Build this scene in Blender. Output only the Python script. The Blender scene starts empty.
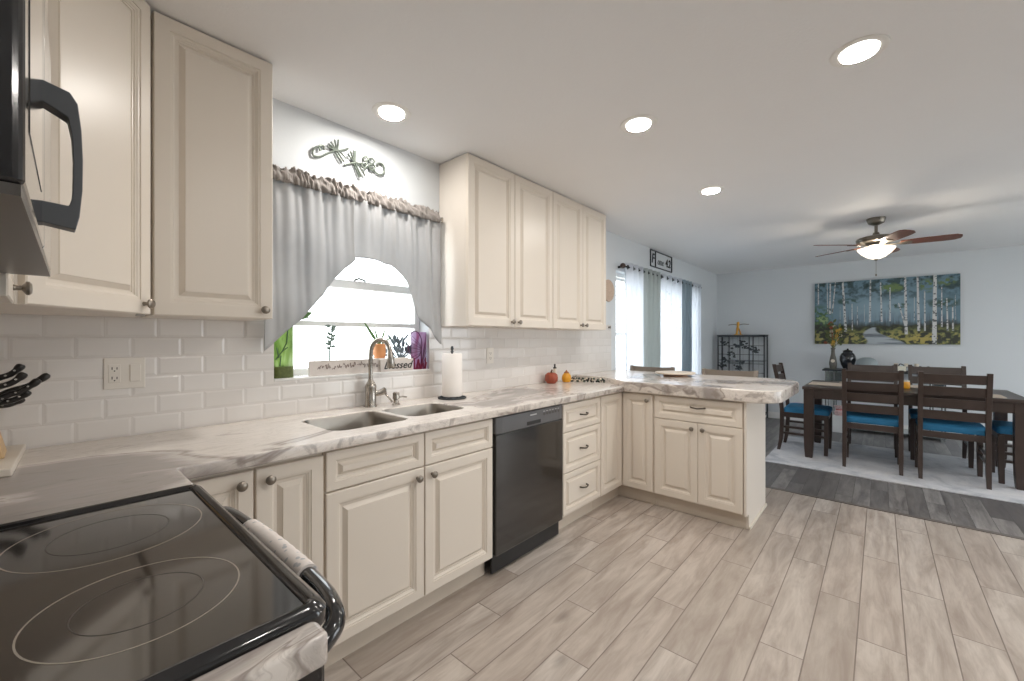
import bpy, bmesh, math, random
import numpy as np
from mathutils import Vector, Matrix
PI = math.pi
C = bpy.context.scene.collection
sc = bpy.context.scene

# ------------------------------------------------------------------ camera, world, exposure
W = 2.174                      # inner face of the window wall (y)
XF = 7.935                     # inner face of the far dining wall (x)
XB = -0.345                    # wall behind the range
YR = -3.3                      # wall on the right, outside the frame
ZC = 2.44
cam = bpy.data.objects.new('camera', bpy.data.cameras.new('camera'))
C.objects.link(cam); sc.camera = cam
cam.location = (0, 0, 1.286)
cam.rotation_euler = (PI/2, 0, math.radians(41.49 - 90))
cam.data.sensor_width = 36; cam.data.lens = 36*416.4/1024
cam.data.shift_y = -(340.5-339.4)/1024
cam.data.clip_start = 0.02
world = bpy.data.worlds.new('world'); sc.world = world; world.use_nodes = True
bg = world.node_tree.nodes['Background']
bg.inputs[0].default_value = (0.92, 0.96, 1.0, 1); bg.inputs[1].default_value = 6.5
vs = sc.view_settings
vs.view_transform = 'Standard'; vs.look = 'None'; vs.gamma = 1; vs.use_curve_mapping = False
vs.exposure = -0.28
DOWN_W = 10.0                  # watts of one recessed lamp
FAN_W = 22.0
WARM = (1.0, 0.95, 0.89)
sc.cycles.use_denoising = True
sc.cycles.max_bounces = 12; sc.cycles.diffuse_bounces = 8; sc.cycles.transparent_max_bounces = 16
sc.cycles.sample_clamp_indirect = 6
sc.cycles.caustics_reflective = False; sc.cycles.caustics_refractive = False

# ------------------------------------------------------------------ colour / material helpers
def s2l(c):
    c = c/255.0
    return c/12.92 if c <= .04045 else ((c+.055)/1.055)**2.4
def rgb(r, g, b): return (s2l(r), s2l(g), s2l(b), 1)
def mat(name, col, rough=.5, metal=0, bump=None, coat=0, spec=.5, emis=0, trans=0, alpha=1, vary=None):
    m = bpy.data.materials.new(name); m.use_nodes = True
    nt = m.node_tree; p = nt.nodes['Principled BSDF']
    p.inputs['Base Color'].default_value = col
    p.inputs['Roughness'].default_value = rough
    p.inputs['Metallic'].default_value = metal
    p.inputs['Coat Weight'].default_value = coat
    p.inputs['Coat Roughness'].default_value = .08
    p.inputs['Specular IOR Level'].default_value = spec
    p.inputs['Transmission Weight'].default_value = trans
    p.inputs['Alpha'].default_value = alpha
    if emis:
        p.inputs['Emission Color'].default_value = col; p.inputs['Emission Strength'].default_value = emis
    tc = nt.nodes.new('ShaderNodeTexCoord')
    if vary is None: vary = (8, .06)
    n = nt.nodes.new('ShaderNodeTexNoise'); n.inputs['Scale'].default_value = vary[0]; n.inputs['Detail'].default_value = 4
    nt.links.new(tc.outputs['Object'], n.inputs['Vector'])
    mx = nt.nodes.new('ShaderNodeMix'); mx.data_type = 'RGBA'
    k = vary[1]
    mx.inputs['A'].default_value = tuple(min(1, x*(1+k)) for x in col[:3])+(1,)
    mx.inputs['B'].default_value = tuple(x*(1-k) for x in col[:3])+(1,)
    nt.links.new(n.outputs['Fac'], mx.inputs['Factor']); nt.links.new(mx.outputs['Result'], p.inputs['Base Color'])
    if bump:
        n2 = nt.nodes.new('ShaderNodeTexNoise'); n2.inputs['Scale'].default_value = bump[0]; n2.inputs['Detail'].default_value = 3
        nt.links.new(tc.outputs['Object'], n2.inputs['Vector'])
        b = nt.nodes.new('ShaderNodeBump'); b.inputs['Strength'].default_value = bump[1]; b.inputs['Distance'].default_value = .002
        nt.links.new(n2.outputs['Fac'], b.inputs['Height']); nt.links.new(b.outputs['Normal'], p.inputs['Normal'])
    return m
class NT:
    """tiny node wiring helper"""
    def __init__(s, m): s.t = m.node_tree; s.p = s.t.nodes['Principled BSDF']
    def n(s, kind, ins=None, **kw):
        x = s.t.nodes.new(kind)
        for k, v in kw.items(): setattr(x, k, v)
        for k, v in (ins or {}).items():
            if isinstance(v, bpy.types.NodeSocket): s.t.links.new(v, x.inputs[k])
            else: x.inputs[k].default_value = v
        return x
    def m(s, op, a, b=0, c=0):
        x = s.t.nodes.new('ShaderNodeMath'); x.operation = op
        for i, v in enumerate((a, b, c)):
            if isinstance(v, bpy.types.NodeSocket): s.t.links.new(v, x.inputs[i])
            else: x.inputs[i].default_value = v
        return x.outputs[0]
    def mix(s, f, a, b):
        x = s.t.nodes.new('ShaderNodeMix'); x.data_type = 'RGBA'
        for k, v in (('Factor', f), ('A', a), ('B', b)):
            if isinstance(v, bpy.types.NodeSocket): s.t.links.new(v, x.inputs[k])
            else: x.inputs[k].default_value = v
        return x.outputs['Result']
    def ramp(s, f, stops):
        x = s.t.nodes.new('ShaderNodeValToRGB'); e = x.color_ramp.elements
        while len(e) < len(stops): e.new(.5)
        for i, (p, c) in enumerate(stops): e[i].position = p; e[i].color = c if len(c) == 4 else (*c, 1)
        s.t.links.new(f, x.inputs[0]); return x.outputs[0]
    def link(s, a, b): s.t.links.new(a, b)
def newmat(name, rough=.5, coat=0):
    m = bpy.data.materials.new(name); m.use_nodes = True
    m.node_tree.nodes['Principled BSDF'].inputs['Roughness'].default_value = rough
    m.node_tree.nodes['Principled BSDF'].inputs['Coat Weight'].default_value = coat
    return m

def plank_mat(name, wid, length, step, y0, cols, grout, rough, grainc, gw=.002, kn=True):
    """planks running along X, each row shifted by step"""
    m = newmat(name, rough); g = NT(m)
    geo = g.n('ShaderNodeNewGeometry'); sp = g.n('ShaderNodeSeparateXYZ', {0: geo.outputs['Position']})
    X, Y = sp.outputs[0], sp.outputs[1]
    ry = g.m('DIVIDE', g.m('SUBTRACT', Y, y0), wid); row = g.m('FLOOR', ry); fy = g.m('FRACT', ry)
    cx = g.m('DIVIDE', g.m('SUBTRACT', X, g.m('MULTIPLY_ADD', row, step, 2.33)), length)
    col = g.m('FLOOR', cx); fx = g.m('FRACT', cx)
    idv = g.n('ShaderNodeCombineXYZ', {0: row, 1: col})
    wn = g.n('ShaderNodeTexWhiteNoise', {'Vector': idv.outputs[0]}, noise_dimensions='3D')
    ey = g.m('MULTIPLY', g.m('MINIMUM', fy, g.m('SUBTRACT', 1, fy)), wid)
    ex = g.m('MULTIPLY', g.m('MINIMUM', fx, g.m('SUBTRACT', 1, fx)), length)
    edge = g.m('MINIMUM', ex, ey)
    # grain, shifted per plank
    off = g.m('MULTIPLY', wn.outputs['Value'], 37.0)
    v = g.n('ShaderNodeCombineXYZ', {0: g.m('ADD', g.m('MULTIPLY', X, 1.6), off), 1: g.m('MULTIPLY', Y, 9.0), 2: off})
    n1 = g.n('ShaderNodeTexNoise', {'Vector': v.outputs[0], 'Scale': 1.6, 'Detail': 8.0, 'Roughness': .62, 'Distortion': .55})
    v2 = g.n('ShaderNodeCombineXYZ', {0: g.m('ADD', g.m('MULTIPLY', X, 5.0), off), 1: g.m('MULTIPLY', Y, 60.0), 2: off})
    n2 = g.n('ShaderNodeTexNoise', {'Vector': v2.outputs[0], 'Scale': 1.3, 'Detail': 4.0, 'Roughness': .6})
    base = g.ramp(wn.outputs['Value'], [(i/(len(cols)-1), c) for i, c in enumerate(cols)])
    a = g.ramp(n1.outputs['Fac'], [(.34, (0, 0, 0)), (.62, (1, 1, 1))])
    c1 = g.mix(g.m('MULTIPLY', g.m('SUBTRACT', 1.0, a), .75), base, grainc)
    fine = g.ramp(n2.outputs['Fac'], [(.3, (0, 0, 0)), (.55, (1, 1, 1))])
    c2 = g.mix(g.m('MULTIPLY', g.m('SUBTRACT', 1.0, fine), .22), c1, grainc)
    if kn:
        vk = g.n('ShaderNodeCombineXYZ', {0: g.m('ADD', g.m('MULTIPLY', X, 1.9), off), 1: g.m('MULTIPLY', Y, 4.2)})
        vo = g.n('ShaderNodeTexVoronoi', {'Vector': vk.outputs[0], 'Scale': 1.0, 'Randomness': 1.0})
        kf = g.ramp(vo.outputs['Distance'], [(.03, (1, 1, 1)), (.13, (0, 0, 0))])
        c2 = g.mix(g.m('MULTIPLY', kf, .45), c2, tuple(x*.55 for x in grainc[:3])+(1,))
    gm = g.ramp(g.m('DIVIDE', edge, gw*2), [(.45, (1, 1, 1)), (.75, (0, 0, 0))])
    fin = g.mix(gm, c2, grout)
    g.link(fin, g.p.inputs['Base Color'])
    h = g.m('SUBTRACT', g.m('MULTIPLY', n2.outputs['Fac'], .25), gm)
    b = g.n('ShaderNodeBump', {'Height': h, 'Strength': .35, 'Distance': .002})
    g.link(b.outputs[0], g.p.inputs['Normal'])
    return m

M = {}
M['wall'] = mat('wall_paint', rgb(212, 216, 219), .6, bump=(120, .12), vary=(2, .015))
M['ceil'] = mat('ceiling_paint', rgb(236, 236, 237), .75, bump=(90, .5), vary=(3, .015))
M['cab'] = mat('cream_cabinet_paint', rgb(223, 214, 202), .33, vary=(3, .012))
M['cabside'] = mat('cream_cabinet_side', rgb(222, 214, 204), .4, vary=(3, .012))
M['kick'] = mat('toe_kick', rgb(205, 194, 180), .5)
M['white'] = mat('white_trim', rgb(232, 232, 230), .4)
M['knob'] = mat('pewter_knob', rgb(140, 132, 122), .34, .85)
M['pull'] = mat('dark_bronze_pull', rgb(92, 84, 76), .35, .8)
M['steel'] = mat('brushed_steel', rgb(172, 166, 158), .28, 1, vary=(30, .08))
M['nickel'] = mat('brushed_nickel', rgb(178, 172, 164), .24, 1)
M['black'] = mat('gloss_black_enamel', rgb(28, 28, 30), .12, coat=.6)
M['blackm'] = mat('satin_black', rgb(30, 30, 31), .4)
M['glassblack'] = mat('black_ceramic_glass', rgb(30, 27, 25), .08, coat=1.0, spec=.6)
M['dw'] = mat('dishwasher_black', rgb(34, 32, 31), .12, coat=.8)
M['ring'] = mat('burner_ring_print', rgb(150, 142, 130), .35)
M['ring2'] = mat('burner_ring_faint', rgb(70, 65, 60), .35)
M['wood'] = mat('espresso_wood', rgb(64, 52, 47), .38, bump=(60, .2), vary=(14, .3))
M['stool'] = mat('grey_brown_wood', rgb(134, 124, 114), .45, bump=(60, .2), vary=(14, .15))
M['blue'] = mat('teal_blue_upholstery', rgb(40, 116, 160), .65, bump=(300, .4), vary=(20, .12))
M['blackmetal'] = mat('black_wrought_iron', rgb(52, 57, 61), .5, .3)
M['gold'] = mat('brushed_gold', rgb(190, 140, 62), .35, .8)
M['paper'] = mat('paper_towel', rgb(240, 235, 230), .9, bump=(200, .5))
M['beech'] = mat('pale_beech', rgb(206, 174, 130), .5, vary=(18, .12))
M['plate'] = mat('switch_plate', rgb(228, 223, 215), .3)
M['lensoff'] = mat('frosted_trim', rgb(236, 234, 230), .4)
M['silverm'] = mat('sage_silver_metal', rgb(112, 120, 112), .42, .5, vary=(60, .2))
M['urn'] = mat('black_glazed_pottery', rgb(34, 38, 44), .18, coat=.5)
M['bowl'] = mat('grey_glazed_bowl', rgb(150, 160, 163), .3)
M['orange'] = mat('orange_pumpkin', rgb(158, 78, 56), .5, vary=(30, .25))
M['yellow'] = mat('yellow_gourd', rgb(224, 160, 42), .45, vary=(30, .15))
M['stemg'] = mat('brown_stem', rgb(84, 66, 44), .7)
M['cream'] = mat('cream_ceramic', rgb(222, 212, 196), .4)
M['terra'] = mat('terracotta', rgb(206, 142, 92), .6)
M['leaf'] = mat('leaf_green', rgb(84, 122, 62), .5, vary=(20, .25))
M['leafd'] = mat('dark_leaf', rgb(58, 78, 66), .5, vary=(20, .25))
M['paleleaf'] = mat('grey_green_leaf', rgb(120, 140, 130), .5, vary=(20, .2))
M['fanmetal'] = mat('fan_pewter', rgb(128, 122, 112), .36, .8)
M['blade'] = mat('fan_blade_walnut', rgb(112, 66, 48), .35, vary=(10, .25))
M['rosewood'] = mat('placemat_edge', rgb(120, 90, 76), .6)
M['rosy'] = mat('pink_glaze', rgb(196, 120, 122), .4)
M['mark'] = mat('control_marking', rgb(196, 196, 196), .5)
M['ink'] = mat('black_lettering', rgb(30, 28, 28), .6)
M['brownink'] = mat('brown_lettering', rgb(120, 98, 90), .6)
M['led'] = mat('white_label', rgb(226, 222, 205), .5)

def emit(name, col, s):
    m = bpy.data.materials.new(name); m.use_nodes = True; nt = m.node_tree
    nt.nodes.remove(nt.nodes['Principled BSDF'])
    e = nt.nodes.new('ShaderNodeEmission'); e.inputs[0].default_value = (*col, 1); e.inputs[1].default_value = s
    nt.links.new(e.outputs[0], nt.nodes['Material Output'].inputs[0]); return m
M['lamp'] = emit('lit_lamp_lens', WARM, 9.0)
M['lampglass'] = emit('lit_fan_glass', (1.0, .86, .68), 3.2)

M['tilefloor'] = plank_mat('wood_look_floor_tile', .1553, .915, .305, -.08,
    [rgb(176, 166, 156), rgb(194, 185, 176), rgb(184, 173, 163), rgb(200, 192, 184)], rgb(128, 116, 108), .36, rgb(142, 129, 119))
M['darkfloor'] = plank_mat('grey_vinyl_plank', .11, 1.2, .43, -.05,
    [rgb(108, 105, 104), rgb(150, 146, 143), rgb(98, 94, 94), rgb(156, 152, 149), rgb(128, 124, 122)], rgb(78, 75, 75), .34, rgb(76, 73, 74), .0012, False)

def subway(name='white_subway_tile'):
    m = newmat(name, .12, .3); g = NT(m)
    geo = g.n('ShaderNodeNewGeometry'); sp = g.n('ShaderNodeSeparateXYZ', {0: geo.outputs['Position']})
    H = .0762; Wd = .1524
    rz = g.m('DIVIDE', g.m('SUBTRACT', sp.outputs[2], .913), H); row = g.m('FLOOR', rz); fz = g.m('FRACT', rz)
    rx = g.m('ADD', g.m('DIVIDE', g.m('ADD', sp.outputs[0], sp.outputs[1]), Wd), g.m('MULTIPLY_ADD', row, .5, .27)); fx = g.m('FRACT', rx)
    e = g.m('MINIMUM', g.m('MULTIPLY', g.m('MINIMUM', fx, g.m('SUBTRACT', 1, fx)), Wd), g.m('MULTIPLY', g.m('MINIMUM', fz, g.m('SUBTRACT', 1, fz)), H))
    groutf = g.ramp(g.m('MULTIPLY', e, 100), [(.08, (1, 1, 1)), (.14, (0, 0, 0))])
    idn = g.n('ShaderNodeTexWhiteNoise', {'Vector': g.n('ShaderNodeCombineXYZ', {0: g.m('FLOOR', rx), 1: row}).outputs[0]})
    c = g.mix(idn.outputs['Value'], rgb(222, 218, 214), rgb(230, 227, 224))
    c = g.mix(groutf, c, rgb(208, 203, 198))
    g.link(c, g.p.inputs['Base Color'])
    bev = g.n('ShaderNodeMapRange', {'Value': e, 'From Min': .001, 'From Max': .011}, interpolation_type='SMOOTHSTEP').outputs[0]
    b = g.n('ShaderNodeBump', {'Height': bev, 'Strength': .6, 'Distance': .0025})
    g.link(b.outputs[0], g.p.inputs['Normal'])
    g.link(g.m('MULTIPLY_ADD', groutf, .5, .14), g.p.inputs['Roughness'])
    return m
M['tile'] = subway()

def nt_mix(g, a, b):
    x = g.t.nodes.new('ShaderNodeMix'); x.data_type = 'RGBA'; x.blend_type = 'MULTIPLY'; x.inputs['Factor'].default_value = 1
    g.link(a, x.inputs['A']); g.link(b, x.inputs['B']); return x.outputs['Result']
def marble(name, seed=0.0, stretch=(1.0, 2.6, 2.6), patch=.5, spots=()):
    m = newmat(name, .22, .15); g = NT(m)
    geo = g.n('ShaderNodeNewGeometry')
    mp = g.n('ShaderNodeMapping', {'Vector': geo.outputs['Position'], 'Location': (seed, seed*.7, seed*.3), 'Scale': stretch, 'Rotation': (0, 0, .25)})
    n0 = g.n('ShaderNodeTexNoise', {'Vector': mp.outputs[0], 'Scale': 1.1, 'Detail': 3.0, 'Distortion': .6})
    wv = g.n('ShaderNodeVectorMath', {0: mp.outputs[0], 1: g.n('ShaderNodeVectorMath', {0: n0.outputs['Color'], 'Scale': .9}, operation='SCALE').outputs[0]}, operation='ADD')
    n1 = g.n('ShaderNodeTexNoise', {'Vector': wv.outputs[0], 'Scale': 1.0, 'Detail': 6.0, 'Roughness': .52, 'Distortion': .7})
    n2 = g.n('ShaderNodeTexNoise', {'Vector': wv.outputs[0], 'Scale': 5.5, 'Detail': 8.0, 'Roughness': .65, 'Distortion': 1.5})
    fac = n1.outputs['Fac']
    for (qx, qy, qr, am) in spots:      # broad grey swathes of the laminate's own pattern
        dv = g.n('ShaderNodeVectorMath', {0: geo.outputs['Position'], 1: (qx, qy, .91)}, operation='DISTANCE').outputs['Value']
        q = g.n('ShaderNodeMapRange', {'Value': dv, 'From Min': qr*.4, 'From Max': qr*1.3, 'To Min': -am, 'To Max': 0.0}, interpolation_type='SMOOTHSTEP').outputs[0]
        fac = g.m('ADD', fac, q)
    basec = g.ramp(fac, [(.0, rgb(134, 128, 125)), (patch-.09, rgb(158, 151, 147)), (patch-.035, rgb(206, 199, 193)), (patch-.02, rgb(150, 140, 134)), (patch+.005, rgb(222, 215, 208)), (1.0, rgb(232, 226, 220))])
    mp4 = g.n('ShaderNodeMapping', {'Vector': wv.outputs[0], 'Scale': (1.0, 3.0, 3.0)})
    n4 = g.n('ShaderNodeTexNoise', {'Vector': mp4.outputs[0], 'Scale': 2.6, 'Detail': 9.0, 'Roughness': .68, 'Distortion': 1.2})
    st = g.ramp(n4.outputs['Fac'], [(.32, (.70, .68, .67)), (.41, (.96, .95, .94)), (.52, (1, 1, 1)), (.64, (1.0, .99, .98)), (.70, (.85, .83, .82))])
    mul = nt_mix(g, basec, st)
    basec = mul
    vein = g.ramp(g.m('ABSOLUTE', g.m('SUBTRACT', n2.outputs['Fac'], .5)), [(.0, (1, 1, 1)), (.025, (0, 0, 0))])
    c = g.mix(g.m('MULTIPLY', vein, .28), basec, rgb(150, 138, 130))
    n3 = g.n('ShaderNodeTexNoise', {'Vector': mp.outputs[0], 'Scale': 14.0, 'Detail': 5.0, 'Roughness': .7})
    c = g.mix(g.m('MULTIPLY', g.ramp(n3.outputs['Fac'], [(.52, (0, 0, 0)), (.7, (1, 1, 1))]), .25), c, rgb(170, 160, 152))
    # the laminate's edge strip is more mottled than its face
    nz_ = g.n('ShaderNodeSeparateXYZ', {0: geo.outputs['True Normal']}).outputs[2]
    ed = g.m('SUBTRACT', 1.0, g.m('ABSOLUTE', nz_))
    n5 = g.n('ShaderNodeTexNoise', {'Vector': geo.outputs['Position'], 'Scale': 11.0, 'Detail': 6.0, 'Roughness': .6, 'Distortion': 1.0})
    mo = g.ramp(n5.outputs['Fac'], [(.50, (0, 0, 0)), (.60, (1, 1, 1))])
    c = g.mix(g.m('MULTIPLY', g.m('MULTIPLY', ed, mo), .65), c, rgb(142, 132, 126))
    g.link(c, g.p.inputs['Base Color'])
    return m
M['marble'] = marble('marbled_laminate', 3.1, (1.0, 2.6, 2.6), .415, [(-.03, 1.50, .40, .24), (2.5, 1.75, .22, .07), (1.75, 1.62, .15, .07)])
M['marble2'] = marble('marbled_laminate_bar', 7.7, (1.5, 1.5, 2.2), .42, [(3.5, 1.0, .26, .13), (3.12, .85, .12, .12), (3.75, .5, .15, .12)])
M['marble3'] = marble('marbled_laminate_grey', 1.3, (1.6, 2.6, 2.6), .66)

def rugmat():
    m = newmat('distressed_rug', .95); g = NT(m); geo = g.n('ShaderNodeNewGeometry')
    n1 = g.n('ShaderNodeTexNoise', {'Vector': geo.outputs['Position'], 'Scale': 3.0, 'Detail': 9.0, 'Roughness': .7, 'Distortion': .8})
    n2 = g.n('ShaderNodeTexNoise', {'Vector': geo.outputs['Position'], 'Scale': 60.0, 'Detail': 3.0})
    c = g.ramp(n1.outputs['Fac'], [(.35, rgb(176, 178, 184)), (.5, rgb(208, 208, 211)), (.65, rgb(222, 220, 220))])
    c = g.mix(g.m('MULTIPLY', n2.outputs['Fac'], .25), c, rgb(160, 162, 168))
    g.link(c, g.p.inputs['Base Color'])
    b = g.n('ShaderNodeBump', {'Height': n2.outputs['Fac'], 'Strength': .5, 'Distance': .004}); g.link(b.outputs[0], g.p.inputs['Normal'])
    return m
M['rug'] = rugmat()

def fabric(name, col, transl=.4, transp=0.0, tcol=None, dots=False, ds=16.0):
    m = bpy.data.materials.new(name); m.use_nodes = True; g = NT(m); nt = m.node_tree
    p = g.p; p.inputs['Roughness'].default_value = .85
    tc = g.n('ShaderNodeTexCoord')
    n = g.n('ShaderNodeTexNoise', {'Vector': tc.outputs['Object'], 'Scale': 25.0, 'Detail': 4.0})
    c = g.mix(n.outputs['Fac'], tuple(min(1, x*1.05) for x in col[:3])+(1,), tuple(x*.94 for x in col[:3])+(1,))
    if dots:
        v = g.n('ShaderNodeTexVoronoi', {'Vector': tc.outputs['Object'], 'Scale': ds})
        d = g.ramp(v.outputs['Distance'], [(.20, (1, 1, 1)), (.28, (0, 0, 0))])
        c = g.mix(g.m('MULTIPLY', d, .6), c, rgb(140, 150, 160))
    g.link(c, p.inputs['Base Color'])
    t = g.n('ShaderNodeBsdfTranslucent', {'Color': tcol or col})
    mx = g.n('ShaderNodeMixShader', {0: transl, 1: p.outputs[0], 2: t.outputs[0]})
    out = mx.outputs[0]
    if transp:
        tr = g.n('ShaderNodeBsdfTransparent', {})
        out = g.n('ShaderNodeMixShader', {0: transp, 1: out, 2: tr.outputs[0]}).outputs[0]
    g.link(out, nt.nodes['Material Output'].inputs[0])
    return m
M['val'] = fabric('silver_satin_curtain', rgb(192, 192, 192), .30, 0, rgb(190, 196, 202))
M['valhead'] = fabric('silver_satin_header_shaded', rgb(150, 144, 140), .12)  # same satin darkened in colour, since no daylight passes through the header
M['sheer'] = fabric('white_sheer', rgb(232, 236, 242), .55, .22)
M['sheerdot'] = fabric('white_sheer_with_dots', rgb(232, 236, 242), .55, .25, dots=True)
M['drape'] = fabric('grey_green_drape', rgb(190, 198, 198), .30)
M['draped'] = fabric('blue_grey_drape', rgb(152, 168, 178), .25)
M['cloth'] = fabric('printed_white_cloth', rgb(228, 220, 214), .05, dots=True, ds=55.0)

def glass(name):
    m = bpy.data.materials.new(name); m.use_nodes = True; g = NT(m); nt = m.node_tree
    gl = g.n('ShaderNodeBsdfGlossy', {'Color': (1, 1, 1, 1), 'Roughness': .02}); tr = g.n('ShaderNodeBsdfTransparent', {'Color': (.97, .98, .98, 1)})
    lw = g.n('ShaderNodeLayerWeight', {'Blend': .5}); fr = g.m('MULTIPLY_ADD', g.m('POWER', lw.outputs['Facing'], 5.0), .7, .03)
    mx = g.n('ShaderNodeMixShader', {0: fr, 1: tr.outputs[0], 2: gl.outputs[0]})
    g.link(mx.outputs[0], nt.nodes['Material Output'].inputs[0]); return m
M['glass'] = glass('window_glass')
def stained(name, c1, c2, c3):
    m = bpy.data.materials.new(name); m.use_nodes = True; g = NT(m); nt = m.node_tree
    tc = g.n('ShaderNodeTexCoord'); mp = g.n('ShaderNodeMapping', {'Vector': tc.outputs['Object'], 'Scale': (22, 22, 7)})
    n = g.n('ShaderNodeTexNoise', {'Vector': mp.outputs[0], 'Scale': 1.0, 'Detail': 3.0, 'Distortion': .8})
    c = g.ramp(n.outputs['Fac'], [(.3, c1), (.5, c2), (.68, c3)])
    g.p.inputs['Roughness'].default_value = .15; g.link(c, g.p.inputs['Base Color'])
    t = g.n('ShaderNodeBsdfTranslucent', {'Color': c}); tr = g.n('ShaderNodeBsdfTransparent', {'Color': c})
    a = g.n('ShaderNodeMixShader', {0: .5, 1: t.outputs[0], 2: tr.outputs[0]})
    b = g.n('ShaderNodeMixShader', {0: .8, 1: g.p.outputs[0], 2: a.outputs[0]})
    g.link(b.outputs[0], nt.nodes['Material Output'].inputs[0]); return m
M['greenglass'] = stained('green_glass', rgb(110, 136, 78), rgb(168, 186, 132), rgb(212, 218, 200))
M['purpleglass'] = stained('purple_glass', rgb(176, 112, 148), rgb(196, 176, 200), rgb(220, 208, 226))
M['whitewash'] = mat('whitewashed_wood', rgb(214, 206, 200), .7, vary=(25, .12))
def vcol(name, rough=.6):
    m = newmat(name, rough); g = NT(m); a = g.n('ShaderNodeVertexColor', {}, layer_name='paint')
    g.link(a.outputs['Color'], g.p.inputs['Base Color']); return m
M['canvas'] = vcol('painted_canvas')

# ------------------------------------------------------------------ object helpers
def setp(o, label=None, cat=None, group=None, kind=None):
    for k, v in (('label', label), ('category', cat), ('group', group), ('kind', kind)):
        if v: o[k] = v
    return o
def thing(name, loc, label, cat, group=None, rz=0):
    o = bpy.data.objects.new(name, None); C.objects.link(o); o.empty_display_size = .1
    o.location = loc; o.rotation_euler = (0, 0, rz); return setp(o, label, cat, group)
WORLD = {}
def origin_of(o):
    v = Vector((0, 0, 0))
    while o is not None: v += o.location; o = o.parent
    return v
def obj(name, bm, m, parent=None, local=False, smooth=False, bevel=0):
    """link a bmesh as one mesh object; world coordinates unless local (parents here are never rotated in world mode)"""
    if isinstance(bm, bmesh.types.BMesh):
        bmesh.ops.recalc_face_normals(bm, faces=bm.faces)
        if parent is not None and not local:
            bmesh.ops.translate(bm, vec=-origin_of(parent), verts=bm.verts)
        me = bpy.data.meshes.new(name); bm.to_mesh(me); bm.free()
    else:
        me = bm
        if parent is not None and not local: me.transform(Matrix.Translation(-origin_of(parent)))
    me.materials.clear(); me.materials.append(m)
    if smooth:
        me.polygons.foreach_set('use_smooth', [True]*len(me.polygons))
        try: me.set_sharp_from_angle(angle=math.radians(38))
        except Exception: pass
    o = bpy.data.objects.new(name, me); C.objects.link(o)
    if parent is not None: o.parent = parent
    if bevel:
        b = o.modifiers.new('bevel', 'BEVEL'); b.width = bevel; b.segments = 2; b.limit_method = 'ANGLE'; b.angle_limit = math.radians(40)
    return o
def recentre(o):
    """move a top-level mesh's origin to the middle of its base"""
    vs_ = [v.co for v in o.data.vertices]
    c = Vector(((min(v.x for v in vs_)+max(v.x for v in vs_))/2, (min(v.y for v in vs_)+max(v.y for v in vs_))/2, min(v.z for v in vs_)))
    o.data.transform(Matrix.Translation(-c)); o.location = c; return o
def top(name, bm, m, label, cat, group=None, **kw):
    return setp(recentre(obj(name, bm, m, **kw)), label, cat, group)
def struct(name, bm, m, parent=None, **kw):
    o = obj(name, bm, m, parent, **kw)
    if parent is None: o['kind'] = 'structure'
    return o
def dup(root, loc, rz=0, label=None, group=None):
    r = root.copy(); C.objects.link(r); r.location = loc; r.rotation_euler = (0, 0, rz)
    if label: r['label'] = label
    if group: r['group'] = group
    def rec(src, dst):
        for ch in list(src.children):
            c = ch.copy(); C.objects.link(c); c.parent = dst; rec(ch, c)
    rec(root, r); return r
def B(): return bmesh.new()
def box(bm, x0, x1, y0, y1, z0, z1, mtx=None):
    vs_ = [bm.verts.new((x, y, z)) for x in (x0, x1) for y in (y0, y1) for z in (z0, z1)]
    for f in ((0, 1, 3, 2), (4, 6, 7, 5), (0, 4, 5, 1), (2, 3, 7, 6), (0, 2, 6, 4), (1, 5, 7, 3)): bm.faces.new([vs_[i] for i in f])
    if mtx is not None: bmesh.ops.transform(bm, matrix=mtx, verts=vs_)
    return bm
def bx(*a, **k): return box(B(), *a, **k)
def loops(bm, rings, cap0=True, cap1=True, closed=True):
    """bridge successive rings of equal length"""
    R = [[bm.verts.new(p) for p in r] for r in rings]; n = len(R[0])
    for a, b in zip(R, R[1:]):
        for i in range(n if closed else n-1):
            j = (i+1) % n
            try: bm.faces.new((a[i], a[j], b[j], b[i]))
            except ValueError: pass
    if cap0: bm.faces.new(R[0][::-1])
    if cap1: bm.faces.new(R[-1])
    return bm
def lathe(bm, prof, c=(0, 0, 0), axis='z', n=24, cap=True, lobes=0, amp=0):
    rings = []
    for r, h in prof:
        ring = []
        for i in range(n):
            a = 2*PI*i/n; rr = max(r, 1e-5)*(1+(amp*abs(math.sin(lobes*a/2)) if lobes else 0))
            u, v = rr*math.cos(a), rr*math.sin(a)
            p = {'z': (u, v, h), 'x': (h, u, v), 'y': (u, h, v)}[axis]
            ring.append(Vector(p)+Vector(c))
        rings.append(ring)
    return loops(bm, rings, cap, cap)
def tube(bm, pts, r, n=8, closed=False):
    P = [Vector(p) for p in pts]; k = len(P)
    if not isinstance(r, (list, tuple)): r = [r]*k
    rings = []; up = None
    for i in range(k):
        a = P[(i-1) % k] if (i or closed) else P[0]; b = P[(i+1) % k] if (i < k-1 or closed) else P[-1]
        t = (b-a).normalized() if (b-a).length > 1e-9 else Vector((0, 0, 1))
        if up is None: up = t.orthogonal().normalized()
        up = (up - t*up.dot(t)); up = up.normalized() if up.length > 1e-6 else t.orthogonal().normalized()
        s = t.cross(up)
        rings.append([P[i]+r[i]*(math.cos(2*PI*j/n)*up+math.sin(2*PI*j/n)*s) for j in range(n)])
    if closed: rings.append(rings[0])
    return loops(bm, rings, not closed, not closed)
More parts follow.
